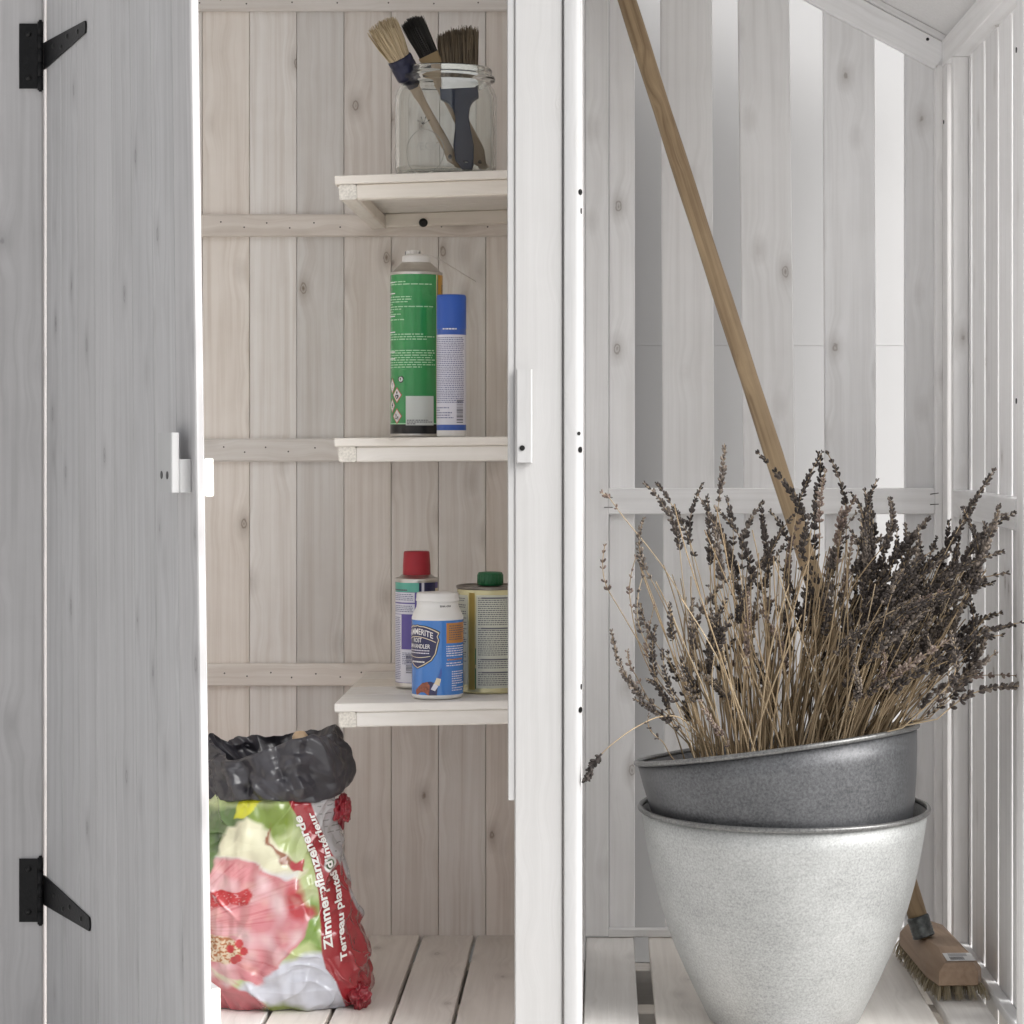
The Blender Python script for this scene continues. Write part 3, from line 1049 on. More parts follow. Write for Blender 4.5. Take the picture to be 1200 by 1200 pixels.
# ---- green spray can
D_ = 2.80
GX = PX(488, D_)
gz = Z2(GX) + .0005
R = 0.0317
can = empty('green_spray_can', (GX, D_, gz), label='tall green spray can with white cap and hazard diamonds on the middle shelf', cat='spray can')
T = at(GX, D_, gz)
mb = MB().lathe([(0.001, 0.001), (R * .86, 0.0), (R * .98, 0.0006), (R * .995, 0.0022), (R * .985, 0.0036), (R * .985, .196), (R * 1.0, .1975), (R * 1.005, .1990), (R * .99, .2000), (R * .93, .2000), (R * .80, .2050), (R * .55, .2120), (R * .44, .2135), (.001, .2135)], 64)
mb.build('can_body', M['tin'], can, T)
mb = MB()
r0 = R + .0001
mb.lathe([(r0, .0042, 1), (r0, .0155, 2), (r0, .0170, 0), (r0, .1962)], 96)
# amber panel on the right
for (a0, a1, z0, z1, m_) in ((0.92, 0.99, .017, .1962, 4), (0.99, 1.04, .022, .190, 1), (1.04, 2.6, .017, .1962, 3)):
    cyl_patch(mb, r0 + .00012, a0, a1, z0, z1, m_)
mats = [M['green_print'], M['black_print'], M['pale_green_print'], M['amber_print'], M['cream_print'], M['white_print'], M['grey_print'], M['red_print'], M['ink']]
mb.build('label', mats, can, T)
mb = MB()
r1 = r0 + .00025
rs = random.Random(2)
H = lambda y: (510.7 - y) * D_ / F
for (ya, yb, a0, a1, pi_) in ((328, 336, -1.45, .85, 2.9), (342, 345, -1.5, -1.1, 3), (345.5, 356, -1.4, -.1, 2.9), (354, 369, -1.4, .85, 2.9), (372, 376, -1.45, -.4, 2.9), (389, 399, -1.45, .85, 2.9), (402, 404, -1.5, -1.0, 3), (408, 432, -1.45, .85, 2.75)):
    fine_print(mb, r1, a0, a1, H(yb), H(ya), pi_ * D_ / F, 0, rs, h=.42, wl=(.002, .009), gap=.0012)
for y_ in (330, 343, 369.5, 388, 411, 419):
    cyl_patch(mb, r1, -1.45, -0.85, H(y_ + 1.2), H(y_), 1)
mb.build('fine_print', [M['pale_green_print'], M['white_print']], can, T)
# white panel at lower right (its square code left blank) with small print under it
mb = MB()
cyl_patch(mb, r1, -0.33, 0.78, H(497), H(463), 0)
mb.build('white_panel', [M['grey_print']], can, T)
mb = MB()
fine_print(mb, r1 + .00012, -0.28, 0.72, H(497), H(489.5), 2.1 * D_ / F, 0, rs, h=.5, wl=(.001, .003), gap=.0006)
mb.build('fine_print', [M['ink']], can, T)


def diamond(px_, py_, hw_, hh_, sym):
    a = math.asin(max(-.995, min(.995, (px_ - 488) / 30.7)))
    zc = H(py_)
    mb = MB()
    def dm(w, h, r, mi):
        n = 6
        vs, fs = [], []
        for i in range(n + 1):
            u = -w + 2 * w * i / n
            hh = h * (1 - abs(u) / w)
            vs += [cylpt(r, a + u / r, zc - hh), cylpt(r, a + u / r, zc + hh)]
        for i in range(n):
            fs.append((2 * i, 2 * i + 2, 2 * i + 3, 2 * i + 1))
        mb.add(vs, fs, mi)
    dm(hw_, hh_, r1, 0)
    dm(hw_ * .84, hh_ * .84, r1 + .0001, 1)
    q = r1 + .00022
    def blob(cx, cy, rx, ry, mi=2, n=10):
        cyl_shape(mb, q, a, zc, [(cx + rx * cos(2 * pi * i / n), cy + ry * sin(2 * pi * i / n)) for i in range(n)], [tuple(range(n))], mi)
    if sym == 0:
        cyl_shape(mb, q, a, zc, [(-.0006, .0035), (.0006, .0035), (.0003, -.0012), (-.0003, -.0012)], [(3, 2, 1, 0)], 2)
        blob(0, -.0028, .0006, .0006)
    elif sym == 1:
        blob(0, .0030, .0013, .0016)
        cyl_shape(mb, q, a, zc, [(-.0026, .0004), (.0026, .0004), (.0030, -.0022), (0, -.0055), (-.0030, -.0022)], [(4, 3, 2, 1, 0)], 2)
        cyl_shape(mb, q + .0001, a, zc, [(0, -.0004), (.0011, -.0022), (0, -.0038), (-.0011, -.0022)], [(3, 2, 1, 0)], 1)
    elif sym == 2:
        cyl_shape(mb, q, a, zc, [(-.0016, -.0012), (.0016, -.0012), (.0022, .0006), (.0010, .0014), (.0006, .0042), (-.0008, .0022), (-.0020, .0006)], [(6, 5, 4, 3, 2, 1, 0)], 2)
        cyl_shape(mb, q, a, zc, [(-.0018, -.0026), (.0018, -.0026), (.0018, -.0021), (-.0018, -.0021)], [(3, 2, 1, 0)], 2)
    else:
        cyl_shape(mb, q, a, zc, [(-.0028, -.0022), (.0028, -.0030), (.0030, -.0036), (-.0028, -.0036)], [(3, 2, 1, 0)], 2)
        cyl_shape(mb, q, a, zc, [(-.0020, -.0022), (-.0014, -.0022), (-.0009, .0028), (-.0024, .0030)], [(3, 2, 1, 0)], 2)
        cyl_shape(mb, q, a, zc, [(-.0014, .0004), (-.0002, .0018), (0, .0014), (-.0012, -.0002)], [(3, 2, 1, 0)], 2)
        blob(.0014, -.0012, .0018, .0008)
    mb.build('hazard_diamond', [M['red_print'], M['white_print'], M['black_print']], can, T)


diamond(461.5, 451, .0062, .0098, 0)
diamond(467.3, 461.8, .0080, .0096, 1)
diamond(461.5, 474, .0062, .0090, 2)
diamond(467.3, 486.3, .0080, .0096, 3)
mb = MB()
a = math.asin((472 - 488) / 30.7)
for k in range(3):
    t0 = k * 2 * pi / 3
    pts_ = [(0.0045 * cos(t0 + t), .0045 * sin(t0 + t)) for t in (0, .5, 1.0, 1.5)] + [(0.0030 * cos(t0 + t), .0030 * sin(t0 + t)) for t in (1.6, 1.0, .5, 0.1)]
    cyl_shape(mb, r1, a, H(443.5), pts_, [tuple(range(8))], 1)
cyl_shape(mb, r1 - .0001, a, H(443.5), [(.0031 * cos(2 * pi * i / 12), .0031 * sin(2 * pi * i / 12)) for i in range(12)], [tuple(range(12))], 0)
cyl_shape(mb, r1 + .0001, a, H(443.5), [(-.0018, .0006), (.0004, .0022), (.0004, .0002), (-.0004, -.0020), (-.0012, -.0006)], [(4, 3, 2, 1, 0)], 1)
mb.build('recycling_mark', [M['white_print'], M['black_print']], can, T)
mb = MB()
v, f = text_mesh('CO', 0.0075, bold=.02, align='CENTER')
cyl_shape(mb, r1 + .0001, 1.30, H(338), [(y, -x) for x, y in v], f, 0)
mb.build('lettering', [M['black_print']], can, T)
# cap with actuator
mb = MB().lathe([(.0150, .2085), (.0170, .2088), (.0176, .2110), (.0172, .2190), (.0168, .2196), (.0135, .2215), (.0110, .2220), (.001, .2220)], 40)
mb.lathe([(.0086, .219), (.0084, .2262), (.0076, .2270), (.001, .2270)], 24, center=(-.003, 0, 0))
mb.box(-.0125, .0035, -.0070, .0070, .2195, .2255)
mb.build('cap', M['white_plastic'], can, T)
mb = MB()
mb.box(-.0132, -.0124, -.0072, -.0050, .2205, .2250)
mb.box(.0035, .0042, -.0072, -.0050, .2205, .2250)
mb.build('cap_slot', M['ink'], can, T)
MB().tube([(0.012, .004, .2225), (.026, .02, .2180), (.047, .045, .2060), (.068, .070, .1940)], .0007, 8).build('straw', plain('pale_plastic_straw', (0.80, 0.77, 0.74), 0.4), can, T)

# ---- small blue and white spray can
D_ = 2.722
BX = PX(529, D_)
bz = Z2(BX) + .0005
R = 0.0174
can = empty('small_blue_spray_can', (BX, D_, bz), label='slim white spray can with blue cap beside the green can', cat='spray can')
T = at(BX, D_, bz)
H = lambda y: (512.0 - y) * D_ / F
MB().lathe([(.001, .001), (R * .9, 0), (R * .99, .0008), (R, .003), (R, H(386)), (R * .97, H(385)), (.001, H(385))], 56).build('can_body', M['white_plastic'], can, T)
r0 = R + .0001
mb = MB().lathe([(r0, H(504.5), 1), (r0, H(498), 0), (r0, H(393), 1), (r0, H(386))], 56)
mb.build('label', [M['lilac_print'], M['blue_print']], can, T)
mb = MB()
rs = random.Random(8)
fine_print(mb, r0 + .0001, -1.45, 1.05, H(474), H(395), 2.15 * D_ / F, 0, rs, h=.5, wl=(.0008, .0030), gap=.0006, ragged=.05, fill=1)
fine_print(mb, r0 + .0001, -1.45, .2, H(491), H(476), 2.9 * D_ / F, 0, rs, h=.45, wl=(.0008, .0030), gap=.0006, ragged=.4)
mb.build('fine_print', [M['ink_blue']], can, T)
mb = MB()
for k in range(16):
    z = H(469 + k * 1.72)
    cyl_patch(mb, r0 + .0001, .42, .95, z - rs.choice([.0006, .0011]), z, 0)
mb.build('barcode', [M['ink']], can, T)
mb = MB()
fine_print(mb, r0 + .0002, -0.55, .42, H(390), H(384), 3.1 * D_ / F, 0, rs, h=.5, wl=(.001, .0035), gap=.0006)
mb.build('fine_print', [M['white_print']], can, T)
rc = R * 1.012
MB().lathe([(rc * .96, H(386.5)), (rc, H(386)), (rc, H(350)), (rc * .985, H(347.5)), (rc * .93, H(346)), (.001, H(346))], 56).build('cap', M['blue_cap'], can, T)

# ---- red-capped spray can
D_ = 2.812
RX = PX(488.3, D_)
rz = Z3(RX) + .0005
R = 0.0262
can = empty('red_capped_spray_can', (RX, D_, rz), label='spray can with red cap and teal and white label behind the blue bottle', cat='spray can')
T = at(RX, D_, rz)
H = lambda y: (806.5 - y) * D_ / F
MB().lathe([(.001, .001), (R * .88, 0), (R * .98, .0008), (R, .003), (R * .985, .0048), (R * .985, H(683)), (R * 1.0, H(682)), (R, H(679)), (R * .96, H(678)), (R * .90, H(678.5)), (R * .70, H(674.5)), (.001, H(674))], 56).build('can_body', M['tin'], can, T)
r0 = R * .985 + .0002
mb = MB()
RA = lambda px_: math.asin(max(-1, min(1, (px_ - 488.3) / (R * F / D_))))
L_ = -1.75
for (xa, xb, ya, yb, m_) in ((None, 493, 683, 694, 0), (None, 488, 694.3, 706, 1), (None, 488, 707.5, 719.5, 1), (None, 472, 720, 799, 1), (472, 497, 720, 760, 3), (472, 497, 760.4, 799, 1), (493, 496, 683, 799, 2), (496, 499, 683, 799, 5), (499, 511, 683, 799, 2)):
    a0 = L_ if xa is None else RA(xa)
    cyl_patch(mb, r0, a0, RA(xb), H(yb), H(ya), m_)
cyl_patch(mb, r0, RA(511), 2.4, H(799), H(690), 4)
cyl_patch(mb, r0 - .0001, L_, 2.4, H(799.6), H(683), 6)
mb.build('label', [M['teal_print'], M['lilac_print'], M['navy_print'], M['violet_print'], M['gold_print'], M['lilac_print'], M['violet_print']], can, T)
mb = MB()
rs = random.Random(12)
for (xa, xb, ya, yb) in ((464, 486, 695, 705), (464, 486, 708.5, 718.5), (464, 471, 722, 797), (473, 485, 763, 778)):
    fine_print(mb, r0 + .0001, RA(xa), RA(xb), H(yb), H(ya), 2.1 * D_ / F, 0, rs, h=.45, wl=(.0010, .0040), gap=.0006, ragged=.1, fill=1)
fine_print(mb, r0 + .0001, RA(463.5), RA(479), H(693.4), H(689.4), 3 * D_ / F, 1, rs, h=.55, wl=(.0016, .003), gap=.0003, ragged=0)
for k in range(14):
    z = H(766 + k * 1.6)
    cyl_patch(mb, r0 + .0001, RA(477.5), RA(485), z - rs.choice([.0006, .0011]), z, 1)
mb.build('fine_print', [M['ink_blue'], M['ink']], can, T)
MB().lathe([(.0168, H(678)), (.0170, H(676)), (.0168, H(664)), (.0158, H(649)), (.0150, H(647.3)), (.001, H(647))], 48).build('cap', M['red_cap'], can, T)

# ---- blue labelled bottle
D_ = 2.694
CXp = 512.8
OX = PX(CXp, D_)
oz = Z3(OX) + .0005
R = 0.0302
bt = empty('blue_label_bottle', (OX, D_, oz), label='white plastic bottle with bright blue shield label at the front of the bottom shelf', cat='bottle')
T = at(OX, D_, oz)
H = lambda y: (820.5 - y) * D_ / F
MB().lathe([(.001, .001), (.024, 0), (.0285, .001), (.0300, .003), (.0302, .0055), (.0297, .0062), (.0297, H(729)), (.0302, H(728)), (.0300, H(725.5)), (.0280, H(721)), (.0248, H(714)), (.0243, H(711)), (.0243, H(707)), (.001, H(707))], 64).build('bottle_body', M['white_plastic'], bt, T)
MB().lathe([(.0240, H(707.6)), (.0252, H(707)), (.0254, H(705.5)), (.0248, H(704)), (.0246, H(699.5)), (.0240, H(697.6)), (.001, H(697.3))], 64).build('cap', M['white_plastic'], bt, T)
mb = MB()
v, f = text_mesh('B04A 4304', 0.0034, bold=.02, xscale=.9)
cyl_shape(mb, .02470, .18, H(713.5), v, f)
mb.build('stamp', [M['black_print']], bt, T)
r0 = R + .00005
mb = MB().lathe([(r0, H(815)), (r0, H(728.5))], 96)
mb.build('label', [M['sky_print']], bt, T)
sa = -0.80


def shield(mb, grow, r, mi):
    g = grow
    pts_ = []
    # outline: arched banner top, ears, tapering sides to a point
    for i in range(13):
        t = -1 + 2 * i / 12
        pts_.append((t * (.0275 + g), .0245 + g - .0075 * t * t))
    right = [(.0285 + g, .0165 + g * .4), (.0262 + g, .0120), (.0280 + g, .0080), (.0265 + g, .0030), (.0240 + g, -.0080), (.0190 + g, -.0155 - g * .4), (.0090 + g * .5, -.0215 - g), (.0, -.0250 - g)]
    pts_ = pts_ + right[:-1] + [right[-1]] + [(-x, y) for x, y in reversed(right[:-1])]
    # triangulate as horizontal strips so that it follows the cylinder
    n = len(pts_)
    ys = sorted(set([p[1] for p in pts_]))
    def span(y):
        xs = []
        for i in range(n):
            (xa, ya), (xb, yb) = pts_[i], pts_[(i + 1) % n]
            if (ya - y) * (yb - y) <= 0 and abs(ya - yb) > 1e-9:
                xs.append(xa + (xb - xa) * (y - ya) / (yb - ya))
        return (min(xs), max(xs)) if xs else None
    prev = None
    yy0, yy1 = ys[0] + 1e-5, ys[-1] - 1e-5
    N = 46
    M_ = 14
    rows = []
    for j in range(N + 1):
        y = yy0 + (yy1 - yy0) * j / N
        sp_ = span(y)
        rows.append((y, sp_))
    vs, fs = [], []
    for y, (xa, xb) in rows:
        for i in range(M_ + 1):
            x = xa + (xb - xa) * i / M_
            vs.append(cylpt(r, sa + x / r, H(759) + y))
    for j in range(N):
        for i in range(M_):
            a = j * (M_ + 1) + i
            fs.append((a, a + 1, a + M_ + 2, a + M_ + 1))
    mb.add(vs, fs, mi)


mb = MB()
shield(mb, .0012, r0 + .00008, 0)
shield(mb, .0002, r0 + .00016, 1)
shield(mb, -.0008, r0 + .00024, 2)
r3 = r0 + .00065
# gold bands over and under the name, and the ribbon at the foot
def arc_band(y0, half, th, drop, mi, r=r3):
    n = 16
    vs, fs = [], []
    for i in range(n + 1):
        t = -1 + 2 * i / n
        y = y0 - drop * t * t
        vs += [cylpt(r, sa + t * half / r, H(759) + y), cylpt(r, sa + t * half / r, H(759) + y + th)]
    for i in range(n):
        fs.append((2 * i, 2 * i + 2, 2 * i + 3, 2 * i + 1))
    mb.add(vs, fs, mi)
arc_band(.0110, .0250, .0009, .0062, 1)
arc_band(-.0130, .0185, .0007, -.0052 * .4, 1)
v, f = text_mesh('HAMMERITE', 0.0098, bold=.014, align='CENTER', xscale=.82)
cyl_shape(mb, r3, sa, H(759), v, f, 3, warp=lambda x, y: (x, y + .0142 - .0062 * (x / .0250) ** 2))
v, f = text_mesh('ROST', 0.0070, bold=.012, align='CENTER', xscale=.82)
cyl_shape(mb, r3, sa, H(759) + .0050, v, f, 3)
v, f = text_mesh('UMWANDLER', 0.0068, bold=.012, align='CENTER', xscale=.84)
cyl_shape(mb, r3, sa, H(759) - .0018, v, f, 3)
rs = random.Random(4)
for yy_ in (-.0050, -.0080):
    x = -.017
    while x < .017:
        w = rs.uniform(.001, .003)
        cyl_patch(mb, r3, sa + x / r3, sa + (x + w) / r3, H(759) + yy_, H(759) + yy_ + .0012, 4)
        x += w + .0006
x = -.010
while x < .010:
    w = rs.uniform(.001, .0022)
    cyl_patch(mb, r3, sa + x / r3, sa + (x + w) / r3, H(759) - .0185, H(759) - .0168, 3)
    x += w + .0005
mb.build('shield_print', [M['black_print'], M['gold_print'], M['navy_print'], M['white_print'], M['lilac_print']], bt, T)
OA = lambda px_: math.asin(max(-1, min(1, (px_ - CXp) / (R * F / D_))))
mb = MB()
cyl_patch(mb, r0 + .0001, OA(525), 1.5, H(755), H(731.5), 0)
fine_print(mb, r0 + .0002, OA(528), 1.4, H(753), H(733), 2.6 * D_ / F, 1, rs, h=.5, wl=(.001, .004), gap=.0007)
fine_print(mb, r0 + .0002, OA(525), 1.4, H(771), H(756.5), 2.7 * D_ / F, 2, rs, h=.45, wl=(.001, .004), gap=.0007)
fine_print(mb, r0 + .0002, OA(526), 1.5, H(775), H(772), 2.8 * D_ / F, 0, rs, h=.6, wl=(.002, .004), gap=.0007)
fine_print(mb, r0 + .0002, OA(525), 1.4, H(784), H(776), 2.7 * D_ / F, 2, rs, h=.45, wl=(.001, .004), gap=.0007)
fine_print(mb, r0 + .0002, OA(531), 1.4, H(812), H(786), 2.7 * D_ / F, 2, rs, h=.45, wl=(.001, .003), gap=.0007)
mb.build('side_print', [M['orange_print'], M['ink'], M['lilac_print']], bt, T)
# picture: rusty lump, half painted, with a small brush
mb = MB()
def opoly(pts_, mi, k=0):
    ps = [(x, y) for x, y in pts_]
    q_ = [(OA(x) * r0, H(y)) for x, y in ps]
    c_ = (sum(a for a, _ in q_) / len(q_), sum(b for _, b in q_) / len(q_))
    mid = [((a + c_[0]) / 2, (b + c_[1]) / 2) for a, b in q_]
    n_ = len(q_)
    fs__ = [(i, (i + 1) % n_, n_ + (i + 1) % n_, n_ + i) for i in range(n_)] + [(n_ + i, n_ + (i + 1) % n_, 2 * n_) for i in range(n_)]
    cyl_shape(mb, r0 + .0005 + k * .0002, 0, 0, q_ + mid + [c_], fs__, mi)
opoly([(490, 815), (489, 810), (493, 805), (497, 801), (503, 799.5), (506, 804), (505, 815)][::-1], 0)
opoly([(505, 815), (506, 804), (503, 799.5), (507, 799), (512, 801), (515, 806), (514, 815)][::-1], 1)
opoly([(507, 808), (511, 801), (516, 804), (512, 810)][::-1], 2, 1)
opoly([(511, 801.5), (514, 794.5), (519, 796), (517, 804)][::-1], 3, 2)
opoly([(515, 795), (517.5, 789), (519, 782), (520, 788), (519, 795.5)][::-1], 4, 3)
mb.build('picture_print', [M['rust_print'], M['navy_print'], M['lilac_print'], M['gold_print'], M['blue_print']], bt, T)

# ---- pale yellow oil tin
D_ = 2.757
CXp2 = 574.5
TX = PX(CXp2, D_)
tz = Z3(TX) + .0005
R = 0.0403
tn = empty('yellow_oil_tin', (TX, D_, tz), label='pale yellow round tin with dark green screw cap at the shelf end', cat='tin')
T = at(TX, D_, tz)
H = lambda y: (813.5 - y) * D_ / F
MB().lathe([(.001, .001), (R * .95, 0), (R * .995, .0006), (R * 1.0, .0022), (R * .985, .0036), (R * .985, H(694)), (R * .975, H(693.5)), (.001, H(693.5))], 72).build('tin_body', M['oil_tin'], tn, T)
MB().lathe([(R * .985, H(693.8)), (R * 1.006, H(692.8)), (R * 1.008, H(690.5)), (R * .985, H(689.8)), (R * .95, H(690.5)), (R * .93, H(691.5)), (.012, H(690.8)), (.001, H(690.6))], 72).build('tin_rim', M['dark_rim'], tn, T)
r0 = R * .985 + .0002
OA = lambda px_: math.asin(max(-1, min(1, (px_ - CXp2) / (R * F / D_))))
mb = MB()
cyl_patch(mb, r0, -1.9, OA(549.5), H(804), H(700), 0)
cyl_patch(mb, r0, OA(560), .95, H(807), H(699.5), 0)
cyl_patch(mb, r0, OA(551), OA(558), H(809), H(697), 1)
cyl_patch(mb, r0, OA(558.5), OA(559.6), H(808), H(784), 2)
cyl_patch(mb, r0, OA(558.5), OA(559.6), H(780), H(761), 2)
mb.build('label', [M['oil_label'], M['oil_gold'], M['green_cap']], tn, T)
mb = MB()
rs = random.Random(21)
fine_print(mb, r0 + .0001, -1.6, OA(548), H(778), H(702), 2.5 * D_ / F, 0, rs, h=.4, wl=(.001, .004), gap=.0007, ragged=.2)
z_ = 701
for (ya, yb) in ((701, 734), (736, 770), (772, 785), (787, 804)):
    fine_print(mb, r0 + .0001, OA(562), .9, H(yb), H(ya), 2.35 * D_ / F, 0, rs, h=.42, wl=(.001, .004), gap=.0006, ragged=.1, fill=.95)
    cyl_patch(mb, r0 + .0002, OA(566), .9, H(ya + 2.6), H(ya + 1.0), 0)
for k in range(12):
    cyl_patch(mb, r0 + .0001, OA(541) + k * .016, OA(541) + k * .016 + rs.choice([.005, .01]), H(802), H(788), 0)
mb.build('fine_print', [M['ink']], tn, T)
mb = MB().lathe([(.0142, H(690)), (.0150, H(689.5)), (.0152, H(687)), (.0150, H(677)), (.0140, H(675)), (.010, H(674.6)), (.001, H(674.4))], 44)
for i in range(22):
    a = 2 * pi * i / 22
    mb.tube([(.0150 * cos(a), .0150 * sin(a), H(688)), (.0148 * cos(a), .0148 * sin(a), H(677.5))], .0008, 5)
mb.build('cap', M['green_cap'], tn, T)


# ================================================================== PLANT POTS
def potmat(name, c0, c1, rough, metal, coat, spec=0.5, fs=260):
    m, t, b = mat(name)
    L = t.links.new
    tc = node(t, 'ShaderNodeTexCoord')
    n1 = node(t, 'ShaderNodeTexNoise', Scale=float(fs), Detail=4.0, Roughness=0.7)
    n2 = node(t, 'ShaderNodeTexNoise', Scale=9.0, Detail=5.0, Roughness=0.6)
    mp = node(t, 'ShaderNodeMapping')
    mp.inputs['Scale'].default_value = (14, 14, 420)
    L(tc.outputs['Object'], mp.inputs['Vector'])
    n3 = node(t, 'ShaderNodeTexNoise', Scale=1.0, Detail=3.0)
    L(mp.outputs[0], n3.inputs['Vector'])
    L(tc.outputs['Object'], n1.inputs['Vector'])
    L(tc.outputs['Object'], n2.inputs['Vector'])
    a = node(t, 'ShaderNodeMapRange')
    a.inputs[1].default_value, a.inputs[2].default_value = 0.32, 0.68
    L(n1.outputs[0], a.inputs[0])
    bb = node(t, 'ShaderNodeMapRange')
    bb.inputs[1].default_value, bb.inputs[2].default_value = 0.3, 0.7
    L(n2.outputs[0], bb.inputs[0])
    c = node(t, 'ShaderNodeMapRange')
    c.inputs[1].default_value, c.inputs[2].default_value = 0.3, 0.7
    L(n3.outputs[0], c.inputs[0])
    s1 = node(t, 'ShaderNodeMath', operation='MULTIPLY')
    s1.inputs[1].default_value = 0.62
    L(a.outputs[0], s1.inputs[0])
    s2 = node(t, 'ShaderNodeMath', operation='MULTIPLY_ADD')
    s2.inputs[1].default_value = 0.36
    L(bb.outputs[0], s2.inputs[0])
    L(s1.outputs[0], s2.inputs[2])
    s3 = node(t, 'ShaderNodeMath', operation='MULTIPLY_ADD', use_clamp=True)
    s3.inputs[1].default_value = 0.10
    L(c.outputs[0], s3.inputs[0])
    L(s2.outputs[0], s3.inputs[2])
    mx = node(t, 'ShaderNodeMix', data_type='RGBA')
    mx.inputs[6].default_value = (*c0, 1)
    mx.inputs[7].default_value = (*c1, 1)
    L(s3.outputs[0], mx.inputs['Factor'])
    L(mx.outputs[2], b.inputs['Base Color'])
    b.inputs['Metallic'].default_value = metal
    b.inputs['Coat Weight'].default_value = coat
    b.inputs['Coat Roughness'].default_value = 0.22
    b.inputs['Specular IOR Level'].default_value = spec
    rr_ = node(t, 'ShaderNodeMapRange')
    rr_.inputs[3].default_value, rr_.inputs[4].default_value = rough * .75, rough * 1.3
    L(s3.outputs[0], rr_.inputs[0])
    L(rr_.outputs[0], b.inputs['Roughness'])
    return m


M['pot_light'] = potmat('pale_mottled_zinc_glaze', (0.20, 0.205, 0.202), (0.53, 0.54, 0.535), 0.46, 0.12, 0.15, fs=420)
M['pot_dark'] = potmat('dark_mottled_zinc', (0.022, 0.023, 0.026), (0.155, 0.158, 0.167), 0.46, 0.40, 0.25, fs=330)
M['pot_rim'] = potmat('worn_zinc_rim', (0.035, 0.035, 0.037), (0.26, 0.26, 0.255), 0.34, 0.6, 0.3, fs=420)
HS = [(.0, .087), (.031, .1010), (.055, .1125), (.079, .1235), (.103, .1327), (.127, .1408), (.156, .1490), (.185, .1553), (.212, .1600), (.236, .1632)]
PH = 0.241
HS = [(h, rr * .986) for h, rr in HS]


def pot_profile(scale, top, th=0.0028):
    outer = [(r * scale, h * scale) for h, r in HS]
    outer = [(0.001, 0.0), (outer[0][0] - .004, 0.0), (outer[0][0] - .001, .0012)] + [(outer[0][0] + .0006, .004)] + outer[1:]
    inner = [(max(r - th, .001), max(h, th)) for r, h in reversed(outer[2:])] + [(0.001, th)]
    return outer + inner


def rim_profile(scale):
    R0, H0 = HS[-1][1] * scale, HS[-1][0] * scale + .0022
    return [(R0 + .0012 + .0030 * cos(2 * pi * i / 12), H0 + .0030 * sin(2 * pi * i / 12)) for i in range(12)]


PX0, PY0 = PX(918.5, 2.60), 2.60
lp = empty('light_plant_pot', (PX0, PY0, 0.0), label='large pale grey mottled plant pot standing on the floor boards', cat='plant pot', group='two nested plant pots')
Tl = at(PX0, PY0, -0.0005)
MB().lathe(pot_profile(1.0, 0), 128).build('pot_body', M['pot_light'], lp, Tl)
MB().lathe(rim_profile(1.0), 128, closed=True).build('rolled_rim', M['pot_rim'], lp, Tl)

S2 = 0.985
TILT = math.atan2(45, 332)
rimc = Vector((PX(909.5, 2.60), 2.60, PZ(869, 2.60)))
Td = Matrix.Translation(rimc) @ Matrix.Rotation(-TILT, 4, 'Y') @ Matrix.Rotation(radians(-5.3), 4, 'X') @ Matrix.Translation((0, 0, -PH * S2))
dp = empty('dark_plant_pot', Td.translation, rot=(0, -TILT, 0), label='dark grey metallic plant pot tilted inside the pale pot and holding dried lavender', cat='plant pot', group='two nested plant pots')
MB().lathe(pot_profile(S2, 0), 128).build('pot_body', M['pot_dark'], dp, Td)
MB().lathe(rim_profile(S2), 128, closed=True).build('rolled_rim', M['pot_rim'], dp, Td)

# ================================================================== SCRUBBING BROOM
brm = empty('scrubbing_broom', (0.41, 2.80, 0), label='wooden scrubbing broom with long pole leaning behind the plant pots', cat='broom')
fp = Vector((PX(1083, 2.80), 2.80, PZ(1098, 2.80)))
topv = W(737, 0, 2.955)
pd = (topv - fp).normalized()
FP_ = frame_to(fp, pd)
Lp = (topv - fp).length + 0.10
pts_ = []
NP = 26
mb = MB()
for i in range(NP + 1):
    t = i / NP
    pts_.append((0.0022 * sin(t * 5), 0.0015 * sin(t * 7 + 1), 0.004 + (Lp - 0.004) * t))
mb.tube(pts_, [0.0118 + 0.0004 * sin(i * 1.7) for i in range(NP + 1)], 20)
mb.build('pole', M['pole'], brm, FP_)
mb = MB().lathe([(.0124, .000), (.0136, .0005), (.0139, .002), (.0135, .0035)] + [(.0130 + (.0009 if i % 2 else 0), .005 + i * .0017) for i in range(7)] + [(.0136, .018), (.0137, .024), (.0127, .0262), (.0118, .0264)], 28)
mb.build('ferrule', plain('worn_pewter_ferrule', (0.13, 0.14, 0.14), 0.35, 0.7, noise=0.5, nscale=150), brm, FP_)
# block: octagonal plan, raised centre
ca, cb = Vector((0.4035, 2.925)), Vector((0.4165, 2.680))
dirv = (ca - cb).normalized()
HB = Matrix(((-dirv.y, dirv.x), (dirv.x, dirv.y)))
ex = Vector((dirv.y, -dirv.x, 0))
BW = Matrix(((ex.x, dirv.x, 0, (ca.x + cb.x) / 2), (ex.y, dirv.y, 0, (ca.y + cb.y) / 2), (0, 0, 1, 0), (0, 0, 0, 1)))
Lh, Wh = (ca - cb).length / 2, 0.0305
mb = MB()
bot = [(-.0245, -Lh), (.0215, -Lh), (Wh - .001, -Lh + .020), (Wh - .001, Lh - .02), (.02, Lh), (-.02, Lh), (-Wh, Lh - .03), (-Wh, -Lh + .045)]
top_ = [(-.017, -Lh + .004), (.017, -Lh + .004), (.0235, -Lh + .026), (.0235, Lh - .03), (.012, Lh - .005), (-.012, Lh - .005), (-.0225, Lh - .035), (-.0225, -Lh + .055)]
zs = [(bot, .0165, 1.0), (bot, .0175, 1.01), (bot, .0330, 1.0), (top_, .0420, 1.0)]
vs = []
for poly, z, s_ in zs:
    vs += [(x * s_, y * (s_ if s_ == 1 else 1.003), z) for x, y in poly]
